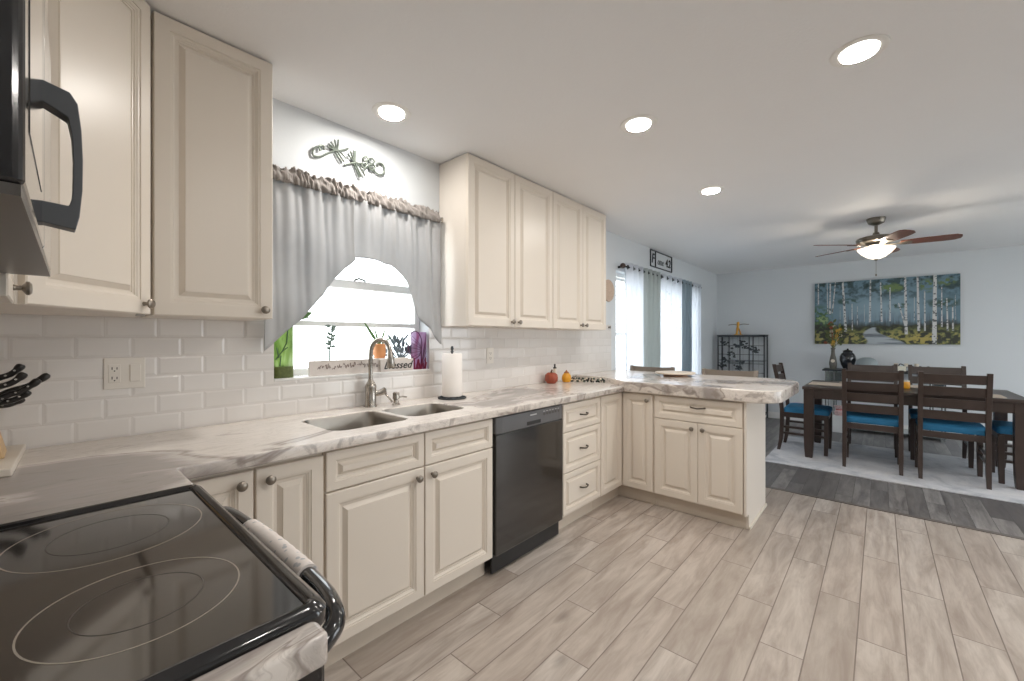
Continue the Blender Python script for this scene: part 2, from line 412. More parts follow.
def smoothpath(pts, sub=6):
    P = [Vector(p) for p in pts]; out = []
    for i in range(len(P)-1):
        p0 = P[max(i-1, 0)]; p1 = P[i]; p2 = P[i+1]; p3 = P[min(i+2, len(P)-1)]
        for s in range(sub):
            t = s/sub
            out.append(.5*((2*p1)+(-p0+p2)*t+(2*p0-5*p1+4*p2-p3)*t*t+(-p0+3*p1-3*p2+p3)*t**3))
    out.append(P[-1]); return out
def prism(bm, poly, z0, z1):
    return loops(bm, [[(x, y, z0) for x, y in poly], [(x, y, z1) for x, y in poly]])
def rrect(x0, x1, y0, y1, r, n=6):
    out = []
    for cx, cy, a0 in ((x1-r, y1-r, 0), (x0+r, y1-r, 90), (x0+r, y0+r, 180), (x1-r, y0+r, 270)):
        for i in range(n+1):
            a = math.radians(a0+90*i/n); out.append((cx+r*math.cos(a), cy+r*math.sin(a)))
    return out
def slab(outer, holes, z0, z1, bev=.006):
    """flat slab with holes and softly rounded edges"""
    cu = bpy.data.curves.new('slab', 'CURVE'); cu.dimensions = '2D'; cu.fill_mode = 'BOTH'
    for poly in [outer]+holes:
        s = cu.splines.new('POLY'); s.points.add(len(poly)-1)
        for p, (x, y) in zip(s.points, poly): p.co = (x, y, 0, 1)
        s.use_cyclic_u = True
    cu.extrude = (z1-z0)/2-bev; cu.bevel_depth = bev; cu.bevel_resolution = 2; cu.offset = -bev
    o = bpy.data.objects.new('slab', cu); C.objects.link(o)
    dg = bpy.context.evaluated_depsgraph_get(); me = bpy.data.meshes.new_from_object(o.evaluated_get(dg))
    bpy.data.objects.remove(o); bpy.data.curves.remove(cu)
    me.transform(Matrix.Translation((0, 0, (z0+z1)/2)))
    bm = B(); bm.from_mesh(me); bmesh.ops.remove_doubles(bm, verts=bm.verts, dist=1e-5); bpy.data.meshes.remove(me)
    return bm
def textbm(s, size, mtx, depth=.0015, shear=0, width=None):
    cu = bpy.data.curves.new('t', 'FONT'); cu.body = s; cu.size = size; cu.extrude = depth/2; cu.shear = shear
    cu.align_x = 'CENTER'; cu.align_y = 'CENTER'; cu.resolution_u = 3; cu.offset = size*.012
    o = bpy.data.objects.new('t', cu); C.objects.link(o)
    dg = bpy.context.evaluated_depsgraph_get(); me = bpy.data.meshes.new_from_object(o.evaluated_get(dg))
    bpy.data.objects.remove(o); bpy.data.curves.remove(cu)
    if width:
        xs = [v.co.x for v in me.vertices]; me.transform(Matrix.Scale(width/(max(xs)-min(xs)), 4, (1, 0, 0)))
    me.transform(mtx); bm = B(); bm.from_mesh(me); bpy.data.meshes.remove(me); return bm
def frameM(o, u, n):
    """local x -> u (along), local y -> n (outwards), local z -> up"""
    u = Vector(u).normalized(); n = Vector(n).normalized()
    m = Matrix.Identity(4)
    for i in range(3): m[i][0] = u[i]; m[i][1] = n[i]; m[i][2] = (0, 0, 1)[i]; m[i][3] = o[i]
    return m
def raised(w, h, t=.019, k=1.0):
    """raised panel door: local x 0..w, y 0..t outward, z 0..h"""
    prof = [(0, 0), (0, t-.003), (.003, t), (.046*k, t), (.0465*k, t-.0035), (.054*k, t-.004), (.058*k, t-.008), (.061*k, t-.009), (.0615*k, t-.012), (.068*k, t-.0125),
            (.0685*k, t-.0155), (.073*k, t-.0155), (.088*k, t-.004), (.0885*k, t-.0015), (.092*k, t-.001)]
    rings = [[(i, y, i), (w-i, y, i), (w-i, y, h-i), (i, y, h-i)] for i, y in prof]
    return loops(B(), rings)
def knob(parent, p, n, name='knob', m=None, r=.016):
    n = Vector(n).normalized(); p = Vector(p)
    bm = B(); lathe(bm, [(.0075, -.001), (.006, .004), (.0055, .013), (.010, .016), (r, .020), (r, .025), (r*.7, .029), (0, .030)], n=18)
    q = Vector((0, 0, 1)).rotation_difference(n).to_matrix().to_4x4(); bmesh.ops.transform(bm, matrix=Matrix.Translation(p) @ q, verts=bm.verts)
    k = obj(name, bm, m or M['knob'], parent, smooth=True)
    return k
def pull(parent, p, u, n, L=.085):
    p = Vector(p); u = Vector(u); n = Vector(n)
    pts = [p-u*L/2, p-u*L*.42+n*.018, p-u*L*.2+n*.024-Vector((0, 0, .003)), p+n*.026-Vector((0, 0, .005)), p+u*L*.2+n*.024-Vector((0, 0, .003)), p+u*L*.42+n*.018, p+u*L/2]
    bm = tube(B(), smoothpath(pts, 4), .0055, 8)
    return obj('handle', bm, M['pull'], parent, smooth=True)
def door(parent, o, u, n, w, h, name='door', k=1.0):
    bm = raised(w, h, k=k); bmesh.ops.transform(bm, matrix=frameM(o, u, n), verts=bm.verts)
    return obj(name, bm, M['cab'], parent)

# ------------------------------------------------------------------ the room
T = .15
# floor
struct('floor', bx(XB-T, 4.19, YR-T, W+T, -.1, 0), M['tilefloor'])
struct('floor', bx(4.19, XF+T, YR-T, W+T, -.1, 0), M['darkfloor'])
tr = struct('trim_1', prism(B(), [(4.17, YR), (4.21, YR), (4.21, W), (4.17, W)], 0, .004), mat('floor_transition', rgb(112, 106, 102), .4))
struct('ceiling', bx(XB-T, XF+T, YR-T, W+T, ZC, ZC+.1), M['ceil'])
struct('wall_back', bx(XF, XF+T, YR-T, W+T, 0, ZC), M['wall'])
struct('wall_front', bx(XB-T, XB, YR-T, W+T, 0, ZC), M['wall'])
PX0, PX1, PZ1 = 3.4, 7.2, 2.08     # added patio door, unseen in the right-hand wall, to bring in fill daylight
bm = B(); box(bm, XB, PX0, YR-T, YR, 0, ZC); box(bm, PX0, PX1, YR-T, YR, PZ1, ZC); box(bm, PX1, XF, YR-T, YR, 0, ZC)
struct('wall_right', bm, M['wall'])
# window wall with the two openings
KX0, KX1, KZ0, KZ1 = .735, 1.648, 1.085, 2.03
DX0, DX1, DZ0, DZ1 = 4.185, 6.72, .08, 2.05
bm = B()
for x0, x1, z0, z1 in ((XB, KX0, 0, ZC), (KX0, KX1, 0, KZ0), (KX0, KX1, KZ1, ZC), (KX1, DX0, 0, ZC), (DX0, DX1, 0, DZ0), (DX0, DX1, DZ1, ZC), (DX1, XF, 0, ZC)):
    box(bm, x0, x1, W, W+T, z0, z1)
bmesh.ops.remove_doubles(bm, verts=bm.verts, dist=1e-5)
wl = struct('wall_left', bm, M['wall'])
# backsplash (part of the wall)
bm = B()
for x0, x1, z0, z1 in ((XB, KX0, .90, 1.385), (KX0, KX1, .90, KZ0), (KX1, 4.06, .90, 1.385), (3.44, 4.06, 1.385, 1.44)):
    box(bm, x0, x1, W-.009, W-.0005, z0, z1)
struct('backsplash', bm, M['tile'], wl)
box_ = bx(XB+.0005, XB+.009, .53, W-.01, .90, 1.385); struct('backsplash', box_, M['tile'], wl)
struct('baseboard_back', bx(XF-.014, XF, YR, W, 0, .10), M['white'], bevel=.004)
struct('baseboard_left', bx(4.3, XF-.014, W-.014, W, 0, .08), M['white'], bevel=.003)
struct('baseboard_right', bx(XB, XF-.014, YR, YR+.014, 0, .10), M['white'], bevel=.004)

# kitchen window: vinyl single-hung frame, deep white sill
def winframe(name, x0, x1, z0, z1, yb, vert, horiz, w=.035):
    o = struct(name, B_frame(x0, x1, z0, z1, yb, .05, w), M['white'])
    for a in vert: obj('mullion', bx(a-.018, a+.018, yb+.005, yb+.04, z0+w, z1-w), M['white'], o)
    for z, h in horiz: obj('rail', bx(x0+w, x1-w, yb-.004, yb+.045, z-h/2, z+h/2), M['white'], o)
    obj('pane', bx(x0+w*.8, x1-w*.8, yb+.02, yb+.024, z0+w*.8, z1-w*.8), M['glass'], o)
    return o
def B_frame(x0, x1, z0, z1, y, d, w):
    bm = B(); box(bm, x0, x0+w, y, y+d, z0, z1); box(bm, x1-w, x1, y, y+d, z0, z1); box(bm, x0+w, x1-w, y, y+d, z0, z0+w); box(bm, x0+w, x1-w, y, y+d, z1-w, z1); return bm
w1 = winframe('window_1', KX0, KX1, KZ0+.012, KZ1, W+.098, [], [(1.372, .026), (1.60, .045)])
obj('sash_latch', tube(B(), [(1.19, W+.09, 1.625), (1.215, W+.08, 1.637), (1.25, W+.085, 1.63), (1.26, W+.09, 1.625)], .006), M['silverm'], w1, smooth=True)
obj('window_sill', bx(KX0-.0, KX1+.0, W-.012, W+.098, KZ0, KZ0+.012), M['white'], w1, bevel=.003)
d1 = winframe('added_patio_door', PX0, PX1, .005, PZ1, YR-.10, [4.65, 5.9], [], .06)
w2 = winframe('window_2', DX0, DX1, DZ0, DZ1, W+.09, [4.82, 5.45, 6.08], [(1.35, .03), (1.98, .03)], .04)
# outside: pale paved ground and a white porch frame seen through the glass
struct('ground', bx(-6, 16, -14, 14, -.3, -.12), mat('pale_concrete', rgb(214, 212, 206), .8))
pf = thing('porch_frame', (1.0, W+2.2, -.12), 'white screened porch frame outside the window over the sink', 'porch')
for x in (-.8, .55, 1.62, 2.7, 3.8): obj('post', bx(x-.035, x+.035, W+2.16, W+2.23, -.12, 2.6), M['white'], pf)
for z in (.75, 1.72, 2.6): obj('beam', bx(-1.2, 4.4, W+2.165, W+2.225, z, z+.06), M['white'], pf)

# ------------------------------------------------------------------ recessed lamps
def make_down(loc, label, group):
    t = thing('recessed_light', loc, label, 'ceiling light', group)
    bm = B(); n = 40
    prof = [(.062, 0.0), (.068, -.003), (.088, -.006), (.094, -.003), (.095, 0)]
    rings = [[(r*math.cos(2*PI*i/n), r*math.sin(2*PI*i/n), h) for i in range(n)] for r, h in prof]
    loops(bm, rings, False, False); obj('trim_ring', bm, M['lensoff'], t, local=True, smooth=True)
    obj('lens', lathe(B(), [(0, 0), (.0645, 0), (.0645, -.0035), (0, -.0045)], n=40), M['lamp'], t, local=True)
    l = bpy.data.lights.new('downlight', 'AREA'); l.shape = 'DISK'; l.size = .12; l.energy = DOWN_W; l.color = WARM; l.spread = math.radians(178)
    lo = bpy.data.objects.new('lamp', l); C.objects.link(lo); lo.parent = t; lo.location = (0, 0, -.012)
    lo.visible_camera = True
    return t
d0 = make_down((1.18, 1.86, ZC), 'round recessed ceiling light nearest the window, above the kitchen sink', 'recessed ceiling lights')
for p, lb in (((2.12, .97, ZC), 'round recessed ceiling light left of the biggest one, in front of the wall cabinets'),
              ((2.168, .064, ZC), 'largest-looking recessed ceiling light, nearest the top right of the photo'),
              ((3.43, .98, ZC), 'farthest and smallest-looking recessed ceiling light, above the peninsula'),
              ((1.0, -.15, ZC), 'added recessed fill light overhead, out of view'),  # from here on, lamps added out of view for fill light
              ((3.43, -.9, ZC), 'added recessed fill light on the right, out of view'),
              ((1.0, -1.5, ZC), 'added recessed fill light behind the viewer, out of view'),
              ((2.17, -1.5, ZC), 'second added recessed fill light on the right, out of view')):
    dup(d0, p, 0, lb)

# ------------------------------------------------------------------ cabinets
def cabinet(name, loc, label, group=None): return thing(name, loc, label, 'cabinet', group)
G = .0035
YU = W-.003        # backs against wall
ZB, ZT = 1.371, 2.432
def wall_unit(x0, x1, knobs, label, xm=None):
    c = cabinet('wall_cabinet', ((x0+x1)/2, YU, ZB), label, 'wall cabinets')
    yf = 1.912
    obj('body', bx(x0, x1, yf, YU, ZB, ZT), M['cabside'], c, bevel=.001)
    cuts = [x0, xm, x1] if xm else [x0, x1]
    for i, kx in enumerate(knobs):
        d = door(c, (cuts[i]+G/2, yf, ZB+.001), (1, 0, 0), (0, -1, 0), cuts[i+1]-cuts[i]-G, ZT-ZB-.002)
        knob(d, ((cuts[i+1]-.035) if kx else (cuts[i]+.035), yf-.019, ZB+.035), (0, -1, 0))
    return c
wall_unit(1.733, 2.618, (1, 0), 'cream double-door wall cabinet right beside the curtained window', 2.172)
wall_unit(2.621, 3.452, (1, 0), 'cream double-door wall cabinet at the far end of the run, by the dining window', 3.05)
wall_unit(.257, .640, (1,), 'tall cream single-door wall cabinet just left of the curtained window')
# diagonal corner cabinet
c = cabinet('wall_cabinet', (0, YU, ZB), 'tall cream diagonal corner wall cabinet between the microwave and the single-door one', 'wall cabinets')
xa = XB+.003
P0 = Vector((-.042, 1.565)); P1 = Vector((.240, 1.897))
obj('body', prism(B(), [(xa, YU), (xa, P0.y), (P0.x, P0.y), (P1.x, P1.y), (P1.x, YU)], ZB, ZT), M['cabside'], c, bevel=.001)
u = (P1-P0).normalized(); n = Vector((u.y, -u.x)); L = (P1-P0).length
d = door(c, (P0.x+u.x*.006, P0.y+u.y*.006, ZB+.001), (u.x, u.y, 0), (n.x, n.y, 0), L-.012, ZT-ZB-.002)
kp = P0+u*(L-.04)+n*.019; knob(d, (kp.x, kp.y, ZB+.035), (n.x, n.y, 0))
obj('hinge', bx(P1.x-.03, P1.x-.008, P1.y-.035, P1.y-.012, ZB-.006, ZB+.001), M['nickel'], c)
# narrow wall cabinet next to the microwave (faces +x)
c = cabinet('wall_cabinet', (-.2, 1.42, ZB), 'narrow cream wall cabinet squeezed between microwave and corner cabinet, seen edge-on', 'wall cabinets')
obj('body', bx(xa, -.062, 1.29, 1.562, ZB, ZT), M['cabside'], c, bevel=.001)
d = door(c, (-.062, 1.292, ZB+.001), (0, 1, 0), (1, 0, 0), .268, ZT-ZB-.002)
knob(d, (-.043, 1.50, ZB+.035), (1, 0, 0))
# cabinet above the microwave
c = cabinet('wall_cabinet', (-.2, .92, 1.86), 'cream wall cabinet above the microwave, cut off by the photo edge', 'wall cabinets')
obj('body', bx(xa, -.062, .57, 1.286, 1.862, ZT), M['cabside'], c, bevel=.001)
for i in range(2):
    d = door(c, (-.062, .571+i*.358, 1.863), (0, 1, 0), (1, 0, 0), .355, ZT-1.865)
    knob(d, (-.043, .571+i*.358+(.32 if i == 0 else .035), 1.895), (1, 0, 0))

# base cabinets along the window wall: face at y 1.555 incl. doors
YD = 1.575; YF = YD-.019     # carcass face, door face
ZK, ZD = .105, .865
def base_body(c, x0, x1, open_top=False):
    if open_top:
        bm = B(); box(bm, x0, x0+.018, YD, YU-.01, ZK, .868); box(bm, x1-.018, x1, YD, YU-.01, ZK, .868); box(bm, x0+.018, x1-.018, YD, YU-.01, ZK, ZK+.018)
        box(bm, x0+.018, x1-.018, YU-.02, YU-.01, ZK+.018, .868); box(bm, x0+.018, x1-.018, YD, YD+.018, ZK+.018, .868)
    else: bm = bx(x0, x1, YD, YU-.01, ZK, .868)
    obj('body', bm, M['cab'], c)
    obj('toe_kick', bx(x0, x1, YD+.05, YD+.065, 0, ZK), M['kick'], c)
def bdoor(c, x0, x1, z0, z1, kn, kz=.04, dr=False):
    d = door(c, (x0+G/2, YD, z0), (1, 0, 0), (0, -1, 0), x1-x0-G, z1-z0, 'drawer' if dr else 'door', k=.72 if dr else .95)
    if kn is not None:
        kx = {0: x0+.04, 1: x1-.04}[kn]; knob(d, (kx, YF, z1-kz), (0, -1, 0))
    return d
c = cabinet('base_cabinet', (.46, YD, 0), 'cream two-door base cabinet tucked beside the range, two knobs side by side', 'base cabinets')
base_body(c, .27, .702); bdoor(c, .272, .468, ZK+.01, ZD-.012, 1); bdoor(c, .472, .700, ZK+.01, ZD-.012, 0)
c = cabinet('base_cabinet', (1.16, YD, 0), 'cream sink base cabinet with two plain false drawer fronts over two doors', 'base cabinets')
base_body(c, .705, 1.608, True)
bdoor(c, .707, 1.158, .71, ZD-.004, None, dr=True); bdoor(c, 1.160, 1.606, .71, ZD-.004, None, dr=True)
bdoor(c, .707, 1.158, ZK+.01, .704, 1); bdoor(c, 1.160, 1.606, ZK+.01, .704, 0)
c = cabinet('base_cabinet', (2.5, YD, 0), 'cream three-drawer base cabinet right of the dishwasher', 'base cabinets')
base_body(c, 2.262, 2.757)
for z0, z1 in ((.125, .395), (.40, .665), (.67, .858)):
    d = bdoor(c, 2.266, 2.753, z0, z1, None, dr=True); pull(d, (2.51, YF-.0, (z0+z1)/2+.005), (1, 0, 0), (0, -1, 0))
# corner + peninsula run: face at x = 3.10
XP = 3.118; XPF = XP-.019; XPB = 3.70; YE = .680; XK = 3.165
c = cabinet('base_cabinet', (3.1, 1.6, 0), 'cream inside-corner base cabinet with two narrow doors meeting at a right angle', 'base cabinets')
obj('body', prism(B(), [(2.76, YD), (XP, YD), (XP, 1.30), (XPB, 1.30), (XPB, YU-.01), (2.76, YU-.01)], ZK, .868), M['cab'], c)
obj('toe_kick', prism(B(), [(2.76, YD+.05), (XK, YD+.05), (XK, 1.30), (XK+.018, 1.30), (XK+.018, YD+.065), (2.76, YD+.065)], 0, ZK), M['kick'], c)
bdoor(c, 2.763, 3.094, ZK+.01, ZD-.004, None)
d = door(c, (XP, YD-.024, ZK+.01), (0, -1, 0), (-1, 0, 0), .245, ZD-ZK-.014, k=.95); knob(d, (XPF, 1.345, ZD-.05), (-1, 0, 0))
c = cabinet('base_cabinet', (3.36, .98, 0), 'cream peninsula base cabinet, one wide drawer with a pull over two doors', 'base cabinets')
obj('body', bx(XP, XPB-.002, YE, 1.298, ZK, .868), M['cab'], c)
bm = loops(B(), [[(x, y, z) for x, z in ((XPF, ZK), (XPF, .871), (XPB+.004, .871), (XPB+.004, 0), (XK, 0), (XK, ZK))] for y in (YE-.016, YE)])
obj('end_panel', bm, M['cabside'], c, bevel=.001)
obj('toe_kick', bx(XK, XK+.018, YE, 1.298, 0, ZK), M['kick'], c)
obj('back_panel', bx(XPB, XPB+.012, YE, 1.298, 0, .868), M['cabside'], c)
obj('base_molding', bx(XK-.006, XPB+.012, YE-.026, YE-.016, 0, .022), M['cab'], c, bevel=.003)
d = door(c, (XP, 1.292, .692), (0, -1, 0), (-1, 0, 0), 1.292-YE-.008, ZD-.004-.692, 'drawer', k=.8); pull(d, (XPF, .975, .80), (0, 1, 0), (-1, 0, 0), .10)
d = door(c, (XP, 1.292, ZK+.01), (0, -1, 0), (-1, 0, 0), .316, .572); knob(d, (XPF, 1.012, .645), (-1, 0, 0))
d = door(c, (XP, .973, ZK+.01), (0, -1, 0), (-1, 0, 0), .973-YE-.006, .572); knob(d, (XPF, .938, .645), (-1, 0, 0))
# base cabinets flanking the range (faces +x)
for y0, y1, lb in ((1.29, 1.55, 'cream filler base cabinet in the corner left of the range'), (.532, .563, 'narrow dark filler panel under the counter strip right of the range')):
    c = cabinet('base_cabinet', (-.05, (y0+y1)/2, 0), lb, 'base cabinets')
    if y0 > 1: obj('body', bx(XB+.012, .19, y0, y1, ZK, .868), M['cab'], c); obj('toe_kick', bx(.12, .135, y0, y1, 0, ZK), M['kick'], c)
    else: obj('panel', bx(XB+.012, .12, y0, y1, 0, .868), M['blackm'], c); obj('edge_strip', bx(.1205, .125, y0, y1, 0, .868), M['black'], c)

# ------------------------------------------------------------------ countertops
def fillet(pts, r, n=6):
    """pts: (x, y, radius or 0)"""
    out = []; k = len(pts)
    for i, (x, y, rr) in enumerate(pts):
        if not rr: out.append((x, y)); continue
        p = Vector((x, y)); a = (Vector(pts[i-1][:2])-p).normalized(); b = (Vector(pts[(i+1) % k][:2])-p).normalized()
        ang = a.angle(b); dd = rr/math.tan(ang/2); bis = (a+b).normalized(); c_ = p+bis*(rr/math.sin(ang/2))
        s = p+a*dd-c_; e = p+b*dd-c_
        a0 = math.atan2(s.y, s.x); a1 = math.atan2(e.y, e.x); dl = (a1-a0+PI) % (2*PI)-PI
        for j in range(n+1): t = a0+dl*j/n; out.append((c_.x+rr*math.cos(t), c_.y+rr*math.sin(t)))
    return out
yb_ = W-.0105; xb_ = XB+.0105
outer = fillet([(xb_, yb_, 0), (xb_, 1.292, 0), (.262, 1.292, .02), (.262, 1.522, .012), (3.056, 1.522, 0), (3.30, 1.84, 0), (3.30, yb_, 0)], 0)
# fillet at the inside corner keeps the L shape
sinkL = rrect(.782, 1.150, 1.640, 2.008, .06); sinkR = rrect(1.178, 1.536, 1.676, 1.985, .06)
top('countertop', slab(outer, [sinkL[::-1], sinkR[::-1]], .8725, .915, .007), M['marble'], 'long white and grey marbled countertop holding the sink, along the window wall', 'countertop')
bar = fillet([(3.06, 1.52, 0), (3.06, .475, .17), (4.14, .47, .28), (4.17, yb_, 0), (3.304, yb_, 0), (3.304, 1.84, 0)], 0, 10)
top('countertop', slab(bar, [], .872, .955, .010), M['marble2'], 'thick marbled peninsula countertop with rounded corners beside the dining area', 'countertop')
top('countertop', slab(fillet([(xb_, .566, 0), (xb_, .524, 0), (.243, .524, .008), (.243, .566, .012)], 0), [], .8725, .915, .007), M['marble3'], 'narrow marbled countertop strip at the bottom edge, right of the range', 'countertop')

# ------------------------------------------------------------------ sink
s = thing('kitchen_sink', (1.16, 1.83, .70), 'stainless steel double-bowl undermount sink in the marbled countertop', 'sink')
def bowl(x0, x1, y0, y1, dz):
    t = .002; rings = []
    def R(i, z, r=.058): return [(x, y, z) for x, y in rrect(x0+i, x1-i, y0+i, y1-i, r-i if r-i > .01 else .01)]
    rings = [R(-.0015, .909), R(0, .9095), R(.002, .905), R(.012, .80), R(.02, .915-dz+.02), R(.05, .915-dz), R(.12, .915-dz-.003)]
    outs = [R(.12, .915-dz-.006), R(.047, .915-dz-.004), R(.012, .915-dz+.02), R(.004, .80), R(-.0015, .90)]
    return loops(B(), rings+outs+[rings[0]], False, False), R
for (x0, x1, y0, y1, dz) in ((.785, 1.147, 1.643, 2.005, .20), (1.181, 1.533, 1.679, 1.982, .17)):
    bm, R = bowl(x0, x1, y0, y1, dz)
    lathe(bm, [(.10, .915-dz-.003), (.10, .915-dz-.006)], ((x0+x1)/2, (y0+y1)/2, 0), n=28)
    b_ = obj('basin', bm, M['steel'], s, smooth=True)
    obj('drain', lathe(B(), [(.044, -.001), (.044, .002), (.034, .003), (.03, -.0005), (0, -.0005)], ((x0+x1)/2, (y0+y1)/2+.02, .915-dz-.001), n=24), M['nickel'], b_, smooth=True)
# faucet
f = thing('kitchen_faucet', (1.204, 2.105, .915), 'tall brushed nickel gooseneck pull-down faucet behind the sink', 'faucet')
fx, fy = 1.204, 2.105
obj('body', lathe(B(), [(.034, 0), (.034, .006), (.030, .012), (.0295, .10), (.031, .108), (.031, .114), (.023, .130), (.016, .142), (.0145, .15)], (fx, fy, .915), n=28), M['nickel'], f, smooth=True)
arc = [(fx, fy, 1.06), (fx, fy, 1.15), (fx, fy, 1.20)]
for i in range(1, 13):
    a = PI-PI*i/13*1.04; arc.append((fx, fy-.056-.056*math.cos(a)*-1*-1, 1.212+.056*math.sin(a)*1.3))
ex = Vector((.55, -.84, 0)).normalized()
pts = []
for p in arc:
    d_ = fy-p[1]; pts.append((fx+ex.x*d_, fy+ex.y*d_, p[2]))
obj('spout', tube(B(), pts, .0125, 14), M['nickel'], f, smooth=True)
e = Vector(pts[-1]); e0 = Vector(pts[-2]); dr_ = (e-e0).normalized(); dr_ = (dr_+Vector((0, 0, -1.5))).normalized()
obj('spray_head', tube(B(), [e-dr_*.004, e+dr_*.01, e+dr_*.03, e+dr_*.085, e+dr_*.092], [.0128, .015, .019, .023, .019], 16), M['nickel'], f, smooth=True)
obj('handle', tube(B(), [(fx+.02, fy-.01, .985), (fx+.05, fy-.018, .99), (fx+.075, fy-.026, 1.0), (fx+.078, fy-.027, 1.0)], [.015, .017, .021, .010], 14), M['nickel'], f, smooth=True)
obj('lever', tube(B(), [(fx+.065, fy-.03, .988), (fx+.085, fy-.045, .96), (fx+.10, fy-.055, .935)], [.005, .0045, .0055], 10), M['nickel'], f, smooth=True)
# soap dispenser
t = thing('soap_dispenser', (1.335, 2.06, .915), 'short brushed nickel soap dispenser pump right of the faucet', 'soap dispenser')
obj('body', lathe(B(), [(.024, 0), (.024, .005), (.015, .012), (.014, .03), (.019, .034), (.019, .066), (.015, .072), (0, .073)], (1.335, 2.06, .915), n=20), M['nickel'], t, smooth=True)
obj('nozzle', tube(B(), [(1.335, 2.06, .958), (1.365, 2.04, .96), (1.385, 2.027, .956)], .005, 10), M['nickel'], t, smooth=True)

# paper towel holder
px_, py_ = 1.715, 2.02
t = thing('paper_towel_holder', (px_, py_, .915), 'black wrought iron paper towel holder with scrolled base, on the counter', 'towel holder')
bm = B(); n = 10
for ring_r, z in ((.085, .006), (.045, .006)): tube(bm, [(px_+ring_r*math.cos(2*PI*i/28), py_+ring_r*math.sin(2*PI*i/28), .915+z) for i in range(28)], .005, 6, True)
for i in range(n):
    a = 2*PI*i/n; cx, cy = px_+.066*math.cos(a), py_+.066*math.sin(a)
    tube(bm, [(cx+.018*math.cos(2*PI*j/12), cy+.018*math.sin(2*PI*j/12), .923) for j in range(12)], .0035, 5, True)
obj('base', bm, M['blackmetal'], t, smooth=True)
obj('pole', lathe(B(), [(.02, .004), (.006, .012), (.006, .288), (.012, .292), (.006, .30), (.010, .312), (.007, .326), (0, .33)], (px_, py_, .915), n=12), M['blackmetal'], t, smooth=True)
bm = B(); R_ = .062; zz = .915+.016
rings = [[(px_+r*math.cos(2*PI*i/40), py_+r*math.sin(2*PI*i/40), zz+h) for i in range(40)] for r, h in ((.02, 0), (R_, 0), (R_+.001, .003), (R_+.001, .262), (R_-.002, .266), (.02, .266), (.02, 0))]
loops(bm, rings, False, False)
top('paper_towel_roll', bm, M['paper'], 'full roll of white paper towels standing on the iron holder', 'paper towels', smooth=True)

# ------------------------------------------------------------------ dishwasher
d = thing('dishwasher', (1.93, 1.56, 0), 'black built-in dishwasher with control strip between the cream cabinets', 'dishwasher')
obj('body', bx(1.616, 2.248, 1.60, 2.14, .10, .866), M['blackm'], d)
dd = obj('door', bx(1.617, 2.247, 1.545, 1.598, .115, .7725), M['dw'], d, bevel=.006)
cp = obj('control_panel', prism(B(), [(1.617, 1.598), (1.617, 1.548), (1.66, 1.538), (2.20, 1.538), (2.247, 1.548), (2.247, 1.598)], .773, .866), mat('charcoal_control_panel', rgb(92, 92, 94), .3), d, bevel=.006)
obj('pocket_handle', bx(1.87, 2.0, 1.5355, 1.5385, .785, .806), M['ink'], cp, bevel=.003)
obj('brand_badge', bx(1.90, 1.96, 1.5358, 1.5385, .838, .845), M['mark'], cp)
for i in range(6):
    obj('button', tube(B(), [(2.035+i*.03, 1.5385, .832), (2.035+i*.03, 1.536, .832)], .008, 12), M['ring2'], cp)
    obj('marking', bx(2.027+i*.03, 2.043+i*.03, 1.5368, 1.5383, .846, .850), M['mark'], cp)
obj('toe_panel', bx(1.618, 2.246, 1.578, 1.59, .012, .112), M['blackm'], d, bevel=.002)

# ------------------------------------------------------------------ range
RX0, RX1, RY0, RY1 = XB+.012, .266, .572, 1.283
r = thing('electric_range', (0, .93, 0), 'black electric range with smooth ceramic cooktop at the lower left', 'stove')
obj('body', bx(RX0, .215, RY0+.002, RY1-.002, .06, .905), M['black'], r, bevel=.003)
ov = obj('oven_door', bx(.217, .262, RY0+.004, RY1-.004, .20, .865), M['black'], r, bevel=.006)
obj('storage_drawer', bx(.217, .258, RY0+.004, RY1-.004, .065, .195), M['black'], r, bevel=.006)
for y in (RY0+.06, RY1-.06): obj('leveling_foot', lathe(B(), [(.018, 0), (.018, .03), (.01, .06)], (.10, y, 0), n=12), M['blackm'], r)
# rounded rim around the glass
def rr3(i, z, r_): return [(x, y, z) for x, y in rrect(RX0+i, RX1-i, RY0-.004+i, RY1+.004-i, max(r_-i, .004), 7)]
bm = loops(B(), [rr3(.002, .895, .022), rr3(0, .905, .022), rr3(0, .915, .022), rr3(.005, .924, .03), rr3(.012, .928, .03), rr3(.019, .926, .03), rr3(.024, .9195, .03), rr3(.024, .905, .03), rr3(.002, .895, .022)], False, False)
obj('cooktop_rim', bm, M['black'], r, smooth=True)
bm = B(); loops(bm, [rr3(.0245, .908, .03), rr3(.0245, .9185, .03), rr3(.026, .920, .03)]); ct = obj('cooktop_glass', bm, M['glassblack'], r)
def ringmesh(cx, cy, r0, r1, z=.9203, n=72):
    return loops(B(), [[(cx+q*math.cos(2*PI*i/n), cy+q*math.sin(2*PI*i/n), zz) for i in range(n)] for q, zz in ((r0, z-.0002), (r0, z), (r1, z), (r1, z-.0002), (r0, z-.0002))], False, False)
for cx, cy, rad in ((.093, .777, .116), (.088, 1.090, .138), (-.20, 1.10, .085), (-.20, .76, .105)):
    b_ = obj('burner', ringmesh(cx, cy, rad-.0022, rad), M['ring'], ct)
    obj('burner_ring', ringmesh(cx, cy, rad*.60, rad*.60+.0013), M['ring2'], b_)
bg_ = obj('backguard', bx(RX0, RX0+.05, RY0+.004, RY1-.004, .93, 1.11), M['black'], r, bevel=.006)
obj('clock_display', bx(RX0+.05, RX0+.053, .86, 1.0, 1.02, 1.06), M['blackm'], bg_)
for y in (.64, .72, 1.14, 1.22): obj('knob', tube(B(), [(RX0+.05, y, 1.03), (RX0+.075, y, 1.03)], .02, 16), M['blackm'], bg_, smooth=True)
